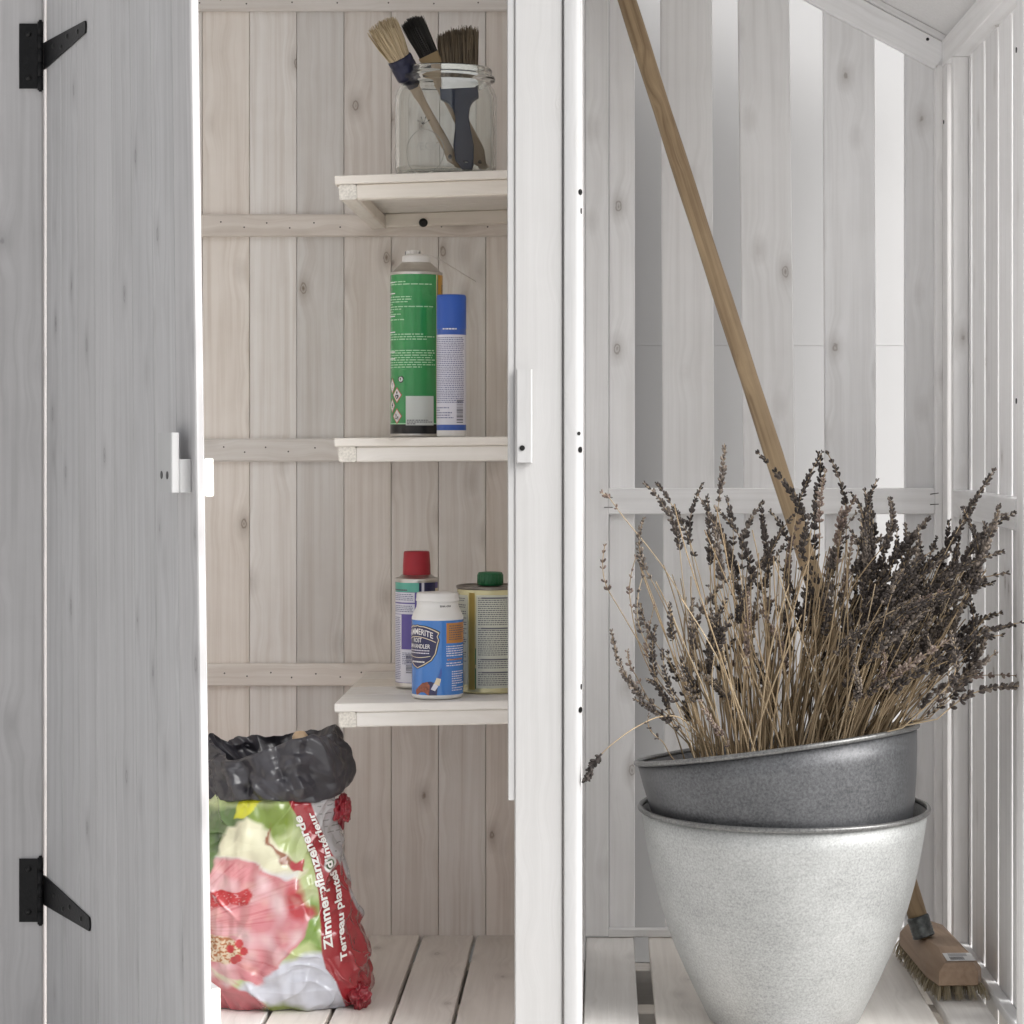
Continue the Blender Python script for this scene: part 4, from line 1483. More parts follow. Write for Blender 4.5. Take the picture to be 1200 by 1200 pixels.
cen = [(-.012, -.055), (.012, -.055), (.016, -.03), (.016, .03), (.012, .055), (-.012, .055), (-.016, .03), (-.016, -.03)]
vs += [(x, y, .0475) for x, y in cen]
fs = []
for j in range(4):
    for i in range(8):
        i2 = (i + 1) % 8
        fs.append((j * 8 + i, j * 8 + i2, j * 8 + 8 + i2, j * 8 + 8 + i))
fs.append(tuple(range(7, -1, -1)))
fs.append(tuple(32 + i for i in range(8)))
# grain must run along the block: turn the mesh so that its local Z is its length
RB = Matrix.Rotation(radians(-90), 4, 'X')
mb.add([tuple(RB.inverted() @ Vector(v)) for v in vs], fs)
bk = mb.build('brush_block', M['block_wood'], brm, BW @ RB)
bv = bk.modifiers.new('bevel', 'BEVEL')
bv.width = 0.0012
bv.segments = 2
# paper sticker near the front end
mb = MB()
pl = [(-.004, -.105), (.0155, -.105), (.0165, -.058), (-.003, -.058)]
def topz(x, y):
    return .0424 + (max(0, min(1, (-.055 - y) / -.06 + 1)) * .0)
def sticker_pt(u, v):
    # on the raised face between the flat end and the centre boss
    y = -.1125 + v * .030
    x = -.0125 + u * .034
    t = max(0.0, min(1.0, (y + (Lh - .004)) / ((Lh - .004) - .055)))
    return (x, y, .0423 + .0055 * t + .0004)
mb.add([sticker_pt(0, 0), sticker_pt(1, 0), sticker_pt(1, 1), sticker_pt(0, 1)], [(0, 1, 2, 3)], 0)
for k in range(14):
    u0 = .12 + k * .03
    z_ = .0003
    a, b_, c_, d_ = sticker_pt(u0 * 1.2, .12), sticker_pt(u0 * 1.2 + .018, .12), sticker_pt(u0 * 1.2 + .018, .5), sticker_pt(u0 * 1.2, .5)
    mb.add([(p[0], p[1], p[2] + z_) for p in (a, b_, c_, d_)], [(0, 1, 2, 3)], 1)
for k in range(3):
    a, b_, c_, d_ = sticker_pt(.15, .60 + k * .12), sticker_pt(.8, .60 + k * .12), sticker_pt(.8, .64 + k * .12), sticker_pt(.15, .64 + k * .12)
    mb.add([(p[0], p[1], p[2] + .0003) for p in (a, b_, c_, d_)], [(0, 1, 2, 3)], 1)
mb.build('sticker', [M['white_print'], M['ink']], brm, BW)
rs = random.Random(9)
mb = MB()
M['fibre'] = hairmat('pale_brush_fibre', (0.30, 0.235, 0.14), (0.66, 0.58, 0.42), 0.65)
for iy in range(15):
    for ix in range(5):
        cx_ = -.025 + ix * .0125
        cy_ = -Lh + .008 + iy * (2 * Lh - .016) / 14
        if cy_ < -Lh + .04 and cx_ < -.02: cx_ += .004
        ox = (cx_ / .03) * .006
        oy = -.010 if iy == 0 else (-.004 if iy == 1 else (.006 if iy == 14 else 0))
        for h_ in range(26):
            a, q = rs.uniform(0, 2 * pi), math.sqrt(rs.random())
            u, v = q * cos(a), q * sin(a)
            p0 = Vector((cx_ + u * .0028, cy_ + v * .0028, .018))
            p1 = Vector((cx_ + ox + u * .0058, cy_ + oy + v * .0058, rs.uniform(.0002, .002)))
            mb.tube([p0, (p0 + p1) / 2 + Vector((ox * .1, oy * .1, .001)), p1], [.00045, .0004, .00025], 3, caps=False)
mb.build('bristles', M['fibre'], brm, BW, kind='stuff')

# ================================================================== SOIL BAG
def interp(x, tab):
    return np.interp(x, [t[0] for t in tab], [t[1] for t in tab])


YB = 2.685


def creases(P, specs, seed):
    """straight sharp folds: triangle waves in random directions, each present only in patches"""
    q = np.random.RandomState(seed)
    out = np.zeros(len(P))
    bendy = np.stack([vnoise(P * 13 + 3), vnoise(P * 13 + 23), vnoise(P * 13 + 43)], 1) * .010
    for freq, amp, n_ in specs:
        for _ in range(n_):
            dv = q.normal(size=3)
            dv /= np.linalg.norm(dv)
            ph = (P + bendy) @ dv * freq * q.uniform(.7, 1.3) + q.rand() * 9
            tri = np.abs((ph % 1) - .5) * 2
            m_ = np.clip(vnoise(P * q.uniform(14, 24) + q.rand(3) * 50) * 1.8 + .25, 0, 1)
            out += amp * (tri - .5) * m_
    return out


KX = F / 2.64


def bag_edges(z):
    """left and right outline in metres at height z"""
    py = CY + (ZC - z) * F / 2.64
    r_ = interp(py, [(905, 396), (925, 397), (950, 398), (975, 399), (1010, 404), (1050, 414), (1085, 424), (1120, 434), (1165, 437), (1190, 432), (1215, 428)])
    l_ = interp(py, [(905, 236), (950, 228), (1000, 216), (1050, 210), (1120, 212), (1190, 224), (1215, 230)])
    return (l_ - CX) / KX, (r_ - CX) / KX


M['bag'], t_, b_ = mat('printed_soil_bag_film')
vc = node(t_, 'ShaderNodeVertexColor')
vc.layer_name = 'print'
t_.links.new(vc.outputs[0], b_.inputs['Base Color'])
b_.inputs['Roughness'].default_value = 0.24
b_.inputs['Coat Weight'].default_value = 0.9
b_.inputs['Coat Roughness'].default_value = 0.12
M['bag_black'] = plain('black_inner_film', (0.030, 0.029, 0.036), 0.36, coat=0.35, noise=0.25, nscale=30)
M['bag_red'] = plain('red_bag_film', (0.24, 0.016, 0.026), 0.34, coat=0.25)
M['soil'] = plain('dark_potting_soil', (0.03, 0.02, 0.015), 0.95, noise=0.5, nscale=120, bump=1.0)

NU, NV = 640, 500
U, V = np.meshgrid(np.linspace(0, 2 * pi, NU, endpoint=False), np.linspace(0, 1, NV), indexing='xy')
# denser angular sampling on the front half
U = U - 0.45 * np.sin(U - 1.5 * pi + pi)
HB_ = 0.262
z = V * HB_
lx, rx = bag_edges(z)
cxm, hw_ = (lx + rx) / 2 - .003, (rx - lx) / 2 - .0055
dep = interp(V, [(0, .062), (.1, .074), (.35, .080), (.7, .070), (1, .058)])
# superellipse
c_, s_ = np.cos(U), np.sin(U)
ee = 2 / 2.7
sx = np.sign(c_) * np.abs(c_) ** ee
sy = np.sign(s_) * np.abs(s_) ** ee
lowr = 1 - 0.10 * np.clip(1 - V / 0.05, 0, 1) ** 2 - 0.20 * np.clip((V - .90) / .1, 0, 1)
X = cxm + hw_ * sx * lowr
Y = YB + dep * sy * lowr
Pn = np.stack([X.ravel(), Y.ravel(), z.ravel()], 1)
nrm = np.stack([sx.ravel() / .11, sy.ravel() / .07, np.zeros(X.size)], 1)
nrm /= np.linalg.norm(nrm, axis=1)[:, None] + 1e-9


def ridge(P, s, off=0):
    return 1 - np.abs(vnoise(P * s + off)) * 2


d = 0.0060 * vnoise(Pn * [18, 18, 13] + 3.1) + 0.004 * vnoise(Pn * [30, 20, 34] + 13.1)
# diagonal tension folds, creases, and small crackle
R1 = Pn @ np.array([[.8, 0, -.6], [0, 1, 0], [.6, 0, .8]]).T
warp = vnoise(Pn * 14 + 5)[:, None] * .014
cm1 = np.clip(vnoise(Pn * 11 + 31) * 1.6 + .25, 0, 1)
d += 0.0035 * cm1 * np.clip(ridge((R1 + warp) * [30, 16, 9], 1, 7.7), 0, 1) ** 3
R2 = Pn @ np.array([[.7, 0, .71], [0, 1, 0], [-.71, 0, .7]]).T
d += 0.0045 * np.clip(vnoise(Pn * 11 + 61) * 1.6 + .15, 0, 1) * np.clip(ridge((R2 + warp) * [34, 16, 10], 1, 1.3), 0, 1) ** 4
vv = V.ravel()
gus = np.clip((sx.ravel() - .55) / .3, 0, 1)
d += gus * 0.0050 * np.clip(ridge((Pn + warp) * [60, 40, 26], 1, 4.4), 0, 1) ** 2 * np.clip((0.32 - vv) / .2, 0.15, 1)
d += creases(Pn, ((13, .0060, 3), (30, .0032, 5), (60, .0015, 4)), 4)
d += 0.0003 * ridge(Pn * [80, 60, 50] + warp * 30, 1, 2.2) * (0.3 + .7 * np.clip(vnoise(Pn * 12 + 9) + .3, 0, 1))
Pn = Pn + nrm * d[:, None]
Pn[:, 2] += 0.004 * vnoise(Pn * [30, 30, 20] + 11) * np.clip(vv / .15, 0, 1)
# bottom seal follows the floor
Pn[:, 2] = np.maximum(Pn[:, 2], 0.0008)

# print, painted in bag coordinates (pixels of a flat view of its front)
u = CX + Pn[:, 0] * KX
w = CY + (ZC - Pn[:, 2]) * KX
q3 = np.stack([u * .03, w * .03, u * 0 + 2.5], 1)
du = 7 * vnoise(q3) + 3 * vnoise(q3 * 3.1)
dw = 7 * vnoise(q3 + 40) + 3 * vnoise(q3 * 3.1 + 70)
uu_, ww_ = u + du, w + dw
Cc = np.tile(np.array([0.50, 0.60, 0.26]), (u.size, 1))


def blend(mask, col):
    global Cc
    m_ = np.clip(mask, 0, 1)[:, None]
    Cc = Cc * (1 - m_) + np.asarray(col) * m_


def polymask(pts_, a, b, soft=3.0):
    n = len(pts_)
    inside = np.zeros(a.size, bool)
    dist = np.full(a.size, 1e9)
    for i in range(n):
        x1, y1 = pts_[i]
        x2, y2 = pts_[(i + 1) % n]
        cond = ((y1 > b) != (y2 > b))
        with np.errstate(divide='ignore', invalid='ignore'):
            xi = (x2 - x1) * (b - y1) / (y2 - y1 + 1e-12) + x1
        inside ^= cond & (a < xi)
        L2_ = (x2 - x1) ** 2 + (y2 - y1) ** 2
        t = np.clip(((a - x1) * (x2 - x1) + (b - y1) * (y2 - y1)) / L2_, 0, 1)
        dist = np.minimum(dist, np.hypot(a - x1 - t * (x2 - x1), b - y1 - t * (y2 - y1)))
    return np.clip(0.5 + np.where(inside, dist, -dist) / soft, 0, 1)


gn = vnoise(np.stack([u * .05, w * .05, u * 0], 1))
blend(gn * .6 + .2, (0.66, 0.72, 0.45))
blend(polymask([(240, 945), (300, 940), (300, 1000), (262, 1040), (240, 1045)], uu_, ww_, 10), (0.10, 0.17, 0.05))
blend(np.clip(vnoise(q3 * 2 + 9) * 1.5, 0, 1) * polymask([(240, 965), (268, 965), (262, 1020), (240, 1030)], uu_, ww_, 6), (0.03, 0.05, 0.03))
blend(polymask([(282, 948), (345, 935), (345, 965), (325, 985), (300, 965)], uu_, ww_, 12), (0.22, 0.32, 0.05))
blend(polymask([(276, 930), (316, 930), (304, 950), (288, 959), (276, 958)], uu_, ww_, 2), (0.66, 0.66, 0.03))
blend(polymask([(344, 1085), (372, 1050), (386, 1110), (386, 1135), (352, 1130)], uu_, ww_, 9), (0.20, 0.34, 0.05))
blend(polymask([(340, 1105), (368, 1095), (384, 1120), (350, 1150)], uu_, ww_, 10), (0.52, 0.60, 0.26))
# white ground at the foot
blend(polymask([(285, 1150), (330, 1120), (400, 1108), (420, 1210), (240, 1210), (240, 1180)], uu_, ww_, 10), (0.62, 0.64, 0.72))
blend(polymask([(296, 1172), (330, 1166), (360, 1182), (350, 1200), (296, 1200)], uu_, ww_, 8), (0.24, 0.30, 0.06))
# pale petal on top
blend(polymask([(262, 1003), (272, 966), (292, 958), (318, 968), (342, 1004), (360, 1020), (340, 1026), (300, 1012)], uu_, ww_, 4), (0.78, 0.76, 0.55))
blend(polymask([(262, 1004), (300, 1008), (345, 1018), (345, 1032), (300, 1020), (262, 1018)], uu_, ww_, 8), (0.78, 0.77, 0.80))
blend(polymask([(318, 962), (322, 985), (342, 1004), (356, 1014), (352, 1018), (330, 1000), (314, 978)], uu_, ww_, 2), (0.30, 0.12, 0.06))
pink = (0.68, 0.27, 0.29)
blend(polymask([(225, 1045), (262, 1004), (300, 1008), (350, 1026), (348, 1044), (318, 1068), (290, 1086), (225, 1092)], uu_, ww_, 4), pink)
blend(polymask([(225, 1092), (290, 1086), (345, 1042), (352, 1036), (368, 1072), (352, 1102), (330, 1124), (312, 1146), (280, 1138), (225, 1120)], uu_, ww_, 3), (0.62, 0.22, 0.25))
blend(polymask([(225, 1110), (262, 1138), (314, 1172), (292, 1182), (255, 1182), (225, 1170)], uu_, ww_, 4), (0.52, 0.13, 0.15))
blend(polymask([(350, 1030), (360, 1046), (372, 1068), (356, 1078), (336, 1062), (334, 1046)], uu_, ww_, 7), (0.52, 0.045, 0.055))
blend(polymask([(340, 1004), (356, 1008), (354, 1018), (344, 1016)], uu_, ww_, 2), (0.46, 0.04, 0.05))
# petal veins radiating from the flower's throat
ang = np.arctan2(w - 1085, u - 200)
rad = np.hypot(w - 1085, u - 200)
vein = np.clip(vnoise(np.stack([rad * .012, ang * 34, u * 0 + 1], 1)) * 1.6 + .5 * vnoise(np.stack([rad * .03, ang * 80, u * 0 + 4], 1)), 0, 1)
petal = polymask([(225, 1045), (262, 1006), (350, 1028), (368, 1072), (312, 1146), (225, 1150)], uu_, ww_, 6)
blend(vein * petal * .65, (0.48, 0.08, 0.10))
blend(petal * np.clip(vnoise(q3 * 2.3 + 51) * 1.4, 0, 1) * .45, (0.72, 0.46, 0.40))
blend(petal * np.clip(vnoise(q3 * 1.3 + 21) * 1.3 + .1, 0, 1) * .8, (0.80, 0.60, 0.62))
# stamens
spk = vnoise(np.stack([u * .35, w * .35, u * 0], 1))
blend(polymask([(225, 1046), (262, 1040), (296, 1036), (302, 1044), (296, 1054), (262, 1056), (225, 1058)], uu_ - .5 * du, ww_ - .5 * dw, 2) * np.clip(spk * 3 + 2.0, 0, 1), (0.50, 0.025, 0.03))
st2 = polymask([(225, 1090), (262, 1088), (290, 1098), (292, 1112), (270, 1122), (225, 1116)], uu_ - .5 * du, ww_ - .5 * dw, 2)
blend(st2, (0.72, 0.58, 0.42))
blend(st2 * np.clip(spk * 4, 0, 1), (0.42, 0.16, 0.06))
for cx_, cy_ in ((276, 1104), (286, 1098), (292, 1106), (280, 1117), (285, 1114)):
    blend(np.clip(5.2 - np.hypot(u - cx_, (w - cy_)), 0, 1), (0.50, 0.03, 0.035))
# red band on the right with white back panel above it
xb = interp(w, [(900, 330), (935, 340), (960, 352), (985, 360), (1010, 368), (1040, 374), (1080, 379), (1112, 380), (1130, 384), (1145, 396), (1165, 402), (1210, 406)])
blend(np.clip((u - xb) * .8, 0, 1), (0.36, 0.022, 0.032))
xw = interp(w, [(930, 362), (960, 372), (990, 382), (1010, 393), (1040, 403), (1065, 412), (1090, 422), (1105, 436), (1120, 460)])
blend(np.clip((u - xw) * .8, 0, 1), (0.42, 0.41, 0.42))
blend(np.clip((u - xw - 4) * .8, 0, 1) * (np.sin(w * .8 + 2 * vnoise(q3)) > .86) * (w < 1100) * (vnoise(q3 * 6 + 3) > -.1) * .6, (0.08, 0.08, 0.08))
# round emblem half on the band
e1 = np.hypot((u - 387) / 6.5, (w - 1012) / 9)
blend(np.clip((1 - e1) * 6, 0, 1), (0.66, 0.66, 0.64))
blend(np.clip((.68 - e1) * 6, 0, 1), (0.10, 0.16, 0.07))
# the back is plain red and grey
back = Pn[:, 1] > YB + .01
Cc[back & (u <= xb)] = (0.36, 0.022, 0.032)
Cc = Cc * 0.84
idx = np.arange(NU * NV).reshape(NV, NU)
a = idx[:-1, :]
b4 = np.roll(idx, -1, axis=1)[:-1, :]
c4 = np.roll(idx, -1, axis=1)[1:, :]
d4 = idx[1:, :]
faces = np.stack([a.ravel(), b4.ravel(), c4.ravel(), d4.ravel()], 1)


def np_mesh(name, P, Fc, mats, parent, colors=None, smooth=True, world=None, label=None, cat=None, kind=None, mi=None):
    me = bpy.data.meshes.new(name)
    k = Fc.shape[1]
    me.vertices.add(len(P))
    me.vertices.foreach_set('co', np.asarray(P, np.float32).ravel())
    me.loops.add(Fc.size)
    me.loops.foreach_set('vertex_index', Fc.astype(np.int32).ravel())
    me.polygons.add(len(Fc))
    me.polygons.foreach_set('loop_start', np.arange(0, Fc.size, k, dtype=np.int32))
    me.polygons.foreach_set('use_smooth', np.full(len(Fc), smooth))
    for x in (mats if isinstance(mats, (list, tuple)) else [mats]):
        me.materials.append(x)
    if mi is not None:
        me.polygons.foreach_set('material_index', mi.astype(np.int32))
    me.update(calc_edges=True)
    if colors is not None:
        ca_ = me.color_attributes.new('print', 'FLOAT_COLOR', 'POINT')
        ca_.data.foreach_set('color', np.concatenate([colors, np.ones((len(colors), 1))], 1).astype(np.float32).ravel())
    o = bpy.data.objects.new(name, me)
    COL.objects.link(o)
    place(o, world if world is not None else (WM[parent.name] if parent is not None else Matrix()), parent)
    return meta(o, label, cat, None, kind)


bag = empty('soil_bag', (-0.37, YB, 0), label='open potting soil bag with pink flower print and rolled black rim on the cupboard floor', cat='soil bag')
np_mesh('bag_body', Pn, faces, M['bag'], bag, Cc, world=Matrix())
# lettering on the red band, draped over the film
tree = BVHTree.FromPolygons([tuple(p) for p in Pn], [tuple(int(i) for i in f) for f in faces])


def drape(body, size, p0, p1, bold, bend=0.0, xs=1.0):
    """text whose baseline runs from p0 to p1 in bag pixels"""
    v, f = text_mesh(body, size, bold=bold, xscale=xs)
    wdt = max(x for x, y in v)
    p0, p1 = Vector((p0[0], p0[1])), Vector((p1[0], p1[1]))
    L_ = (p1 - p0).length
    dx = (p1 - p0) / L_
    nx = Vector((dx.y, -dx.x))
    out, ok = [], True
    for x, y in v:
        t = x / wdt
        pp = p0 + dx * (t * L_) + nx * (y + bend * 4 * t * (1 - t))
        X_, Z_ = (pp.x - CX) / KX, ZC + (CY - pp.y) / KX
        ys_ = []
        for ox_, oz_ in ((0, 0), (.0022, 0), (-.0022, 0), (0, .0022), (0, -.0022), (.0014, .0014), (-.0014, -.0014)):
            hit = tree.ray_cast(Vector((X_ + ox_, YB - .2, Z_ + oz_)), Vector((0, 1, 0)))
            if hit[0] is not None: ys_.append(hit[0].y)
        out.append((X_, (min(ys_) if ys_ else YB) - .0008, Z_))
    mb = MB()
    mb.add(out, f)
    return mb


def sub_tris(mb, n=1):
    """split long faces so that they follow the crumpled film"""
    return mb


M['bag_white'] = plain('white_bag_print', (0.76, 0.74, 0.72), 0.35)
mb = drape('Zimmerpflanzenerde', 13.5, (393, 1104), (354, 953), .03, bend=-7.0)
k2 = drape('Terreau plantes d\u2019int\u00e9rieur', 9.8, (408, 1121), (368, 950), .03, bend=-8.0)
mb.add(k2.v, k2.f)
mb.build('lettering', M['bag_white'], bag, Matrix())

# rolled-over black rim
NU2, NV2 = 360, 120
U2, V2 = np.meshgrid(np.linspace(0, 2 * pi, NU2, endpoint=False), np.linspace(0, 1, NV2), indexing='xy')
prof = [(0, .70, .225), (.14, .80, .262), (.30, .90, .298), (.38, .93, .306), (.45, .97, .303), (.55, 1.03, .289), (.70, 1.075, .265), (.82, 1.05, .255), (.90, 1.01, .248), (.96, .94, .246), (1, .84, .250)]
rr2 = interp(V2, [(p[0], p[1]) for p in prof])
zz2 = interp(V2, [(p[0], p[2]) for p in prof])
cu_, su_ = np.cos(U2), np.sin(U2)
ee = 2 / 2.1
sx2 = np.sign(cu_) * np.abs(cu_) ** ee
sy2 = np.sign(su_) * np.abs(su_) ** ee
cxc = (318 - CX) / KX
X2 = cxc + .0765 * sx2 * rr2
Y2 = YB - .004 + .065 * sy2 * rr2
# the front-left lip sags, the right side stands up
riml = -0.022 * np.clip(-sy2, 0, 1) * np.clip(.35 - sx2, 0, 1.2) + 0.010 * np.clip(sx2, 0, 1) - .010 * np.clip(sy2, 0, 1) * np.clip(.3 - sx2, 0, 1)
topw = np.exp(-((V2 - .40) / .22) ** 2)
Z2_ = zz2 + riml * topw
lowl = -.004 - .006 * np.clip(-sx2, 0, 1) - .010 * np.clip(-sy2, 0, 1) * np.clip(sx2, 0, 1)
Z2_ = Z2_ + lowl * np.clip((V2 - .6) / .3, 0, 1)
P2 = np.stack([X2.ravel(), Y2.ravel(), Z2_.ravel()], 1)
n2 = np.stack([sx2.ravel(), sy2.ravel() * 1.2, (0.5 * topw).ravel()], 1)
n2 /= np.linalg.norm(n2, axis=1)[:, None] + 1e-9
wr = vnoise(P2 * 22 + 8)[:, None] * .012
d2 = .0060 * vnoise(P2 * [20, 20, 15] + 1.7) + creases(P2, ((16, .0085, 4), (34, .0062, 6), (70, .0030, 6)), 9)
P2 = P2 + n2 * d2[:, None]
P2[:, 2] += (.004 * vnoise(np.stack([P2[:, 0] * 40, P2[:, 1] * 40, P2[:, 0] * 0], 1)) * topw.ravel())
idx = np.arange(NU2 * NV2).reshape(NV2, NU2)
faces2 = np.stack([idx[:-1].ravel(), np.roll(idx, -1, 1)[:-1].ravel(), np.roll(idx, -1, 1)[1:].ravel(), idx[1:].ravel()], 1)
np_mesh('rolled_rim', P2, faces2, M['bag_black'], bag, world=Matrix())
# soil inside
g = np.linspace(-1, 1, 60)
GX_, GY_ = np.meshgrid(g, g)
PS = np.stack([(cxc + .068 * GX_).ravel(), (YB + .052 * GY_).ravel(), (0.228 + GX_ * 0).ravel()], 1)
PS[:, 2] += .006 * vnoise(PS * 60) + .003 * vnoise(PS * 200)
idx = np.arange(3600).reshape(60, 60)
fs_ = np.stack([idx[:-1, :-1].ravel(), idx[:-1, 1:].ravel(), idx[1:, 1:].ravel(), idx[1:, :-1].ravel()], 1)
keep = (np.hypot(GX_, GY_) < 1)[:-1, :-1].ravel()
np_mesh('soil', PS, fs_[keep], M['soil'], bag, world=Matrix(), kind='stuff')
# crumpled red film below the rim on the right, and a gathered corner at the foot


def crumple(name, c, rad, m, seed, n=130, amp=.30, parent=None):
    U_, V_ = np.meshgrid(np.linspace(0, 2 * pi, n, endpoint=False), np.linspace(.02, pi - .02, n), indexing='xy')
    Q = np.stack([(np.sin(V_) * np.cos(U_)).ravel(), (np.sin(V_) * np.sin(U_)).ravel(), np.cos(V_).ravel()], 1)
    dd = 1 + .22 * vnoise(Q * 1.1 + seed) + creases(Q * .07, ((14, .42, 4), (30, .16, 4)), int(seed))
    Pq = Q * dd[:, None] * np.asarray(rad) * .8 + np.asarray(c)
    idx = np.arange(n * n).reshape(n, n)
    ff = np.stack([idx[:-1].ravel(), np.roll(idx, -1, 1)[:-1].ravel(), np.roll(idx, -1, 1)[1:].ravel(), idx[1:].ravel()], 1)
    return np_mesh(name, Pq, ff, m, parent, world=Matrix())


c = W(401, 949, 2.675)
crumple('crumpled_edge', c, (.012, .030, .021), M['bag_red'], 3.0, parent=bag)
c = W(424, 1181, 2.615)
c.z = .014
crumple('gathered_corner', (c.x - .004, 2.640, .016), (.014, .022, .017), M['bag_red'], 8.0, parent=bag)

# wooden tool handle sticking out of the bag
hp = W(353, 864, 2.70)
th = empty('trowel_handle', hp, label='rounded wooden tool handle sticking out of the soil bag', cat='hand tool')
FT = frame_to(hp + Vector((.004, 0, -.07)), (-.004, -.01, .07))
MB().lathe([(.0001, -.02), (.006, -.02), (.0075, .0), (.0085, .03), (.0092, .055), (.0098, .066), (.0090, .074), (.006, .0785), (.0001, .080)], 24).build('handle_grip', M['handle_wood'], th, FT)

# ================================================================== DRIED LAVENDER
def spikemat(name, c0, c1, c2):
    m, t, b = mat(name)
    L = t.links.new
    g = node(t, 'ShaderNodeNewGeometry')
    oi = node(t, 'ShaderNodeObjectInfo')
    cr = node(t, 'ShaderNodeValToRGB')
    cr.color_ramp.elements[0].color = (*c0, 1)
    cr.color_ramp.elements[1].color = (*c2, 1)
    e = cr.color_ramp.elements.new(.55)
    e.color = (*c1, 1)
    ad = node(t, 'ShaderNodeMath', operation='MULTIPLY_ADD')
    ad.inputs[1].default_value = .55
    L(g.outputs['Random Per Island'], ad.inputs[0])
    mu = node(t, 'ShaderNodeMath', operation='MULTIPLY')
    mu.inputs[1].default_value = .45
    L(oi.outputs['Random'], mu.inputs[0])
    L(mu.outputs[0], ad.inputs[2])
    L(ad.outputs[0], cr.inputs[0])
    L(cr.outputs[0], b.inputs['Base Color'])
    b.inputs['Roughness'].default_value = .8
    b.inputs['Specular IOR Level'].default_value = .2
    return m


M['lav'] = spikemat('dried_lavender_flower', (0.026, 0.022, 0.021), (0.080, 0.068, 0.063), (0.29, 0.245, 0.205))
M['lav_pale'] = spikemat('pale_dried_lavender_flower', (0.06, 0.045, 0.04), (0.20, 0.15, 0.13), (0.42, 0.35, 0.30))
M['stem'] = spikemat('dried_lavender_stem', (0.11, 0.078, 0.045), (0.34, 0.255, 0.16), (0.66, 0.54, 0.38))

# one floret: tapering calyx with a flared mouth, unit length along +Z
FLV = []
for zz_, rr_ in ((0.0, .10), (.35, .24), (.75, .27), (1.0, .15)):
    for j in range(5):
        a = 2 * pi * j / 5
        FLV.append((rr_ * cos(a), rr_ * sin(a), zz_))
FLV.append((0, 0, 1.04))
FLV = np.array(FLV)
FLF = []
for k in range(3):
    for j in range(5):
        a, b2 = k * 5 + j, k * 5 + (j + 1) % 5
        FLF += [(a, b2, b2 + 5), (a, b2 + 5, a + 5)]
for j in range(5):
    FLF.append((15 + j, 15 + (j + 1) % 5, 20))
FLF = np.array(FLF)


def bez(p0, p1, p2, p3, n):
    t = np.linspace(0, 1, n)[:, None]
    return (1 - t) ** 3 * p0 + 3 * (1 - t) ** 2 * t * p1 + 3 * (1 - t) * t * t * p2 + t ** 3 * p3


def frames(C):
    T_ = np.gradient(C, axis=0)
    T_ /= np.linalg.norm(T_, axis=1)[:, None] + 1e-12
    ref = np.tile([0.31, -.9, .2], (len(C), 1))
    A_ = ref - T_ * (ref * T_).sum(1)[:, None]
    A_ /= np.linalg.norm(A_, axis=1)[:, None]
    return T_, A_, np.cross(T_, A_)


def tube_np(C, rad, n=5):
    T_, A_, B_ = frames(C)
    ang = np.linspace(0, 2 * pi, n, endpoint=False)
    P_ = C[:, None, :] + (A_[:, None, :] * np.cos(ang)[None, :, None] + B_[:, None, :] * np.sin(ang)[None, :, None]) * rad[:, None, None]
    m_ = len(C)
    idx = np.arange(m_ * n).reshape(m_, n)
    ff = np.stack([idx[:-1].ravel(), np.roll(idx, -1, 1)[:-1].ravel(), np.roll(idx, -1, 1)[1:].ravel(), idx[1:].ravel()], 1)
    return P_.reshape(-1, 3), ff


bunch = empty('dried_lavender_bunch', rimc, label='large bunch of dried lavender fanning out of the dark tilted pot', cat='dried flowers')


TDI = np.array(Td.inverted())
TDM = np.array(Td)


def keep_inside(C):
    """stems below the mouth stay within the pot and press against its rim"""
    q = C @ TDI[:3, :3].T + TDI[:3, 3]
    low = q[:, 2] < PH * S2 + .002
    last = np.where(low)[0]
    hh = np.clip(q[:, 2], 0, PH * S2)
    lim = np.interp(hh / S2, [h for h, _ in HS], [rr * S2 for _, rr in HS]) - .0075
    rr_ = np.hypot(q[:, 0], q[:, 1]) + 1e-9
    k = np.where(low, np.minimum(1, lim / rr_), 1.0)
    q[:, 0] *= k
    q[:, 1] *= k
    return q @ TDM[:3, :3].T + TDM[:3, 3]


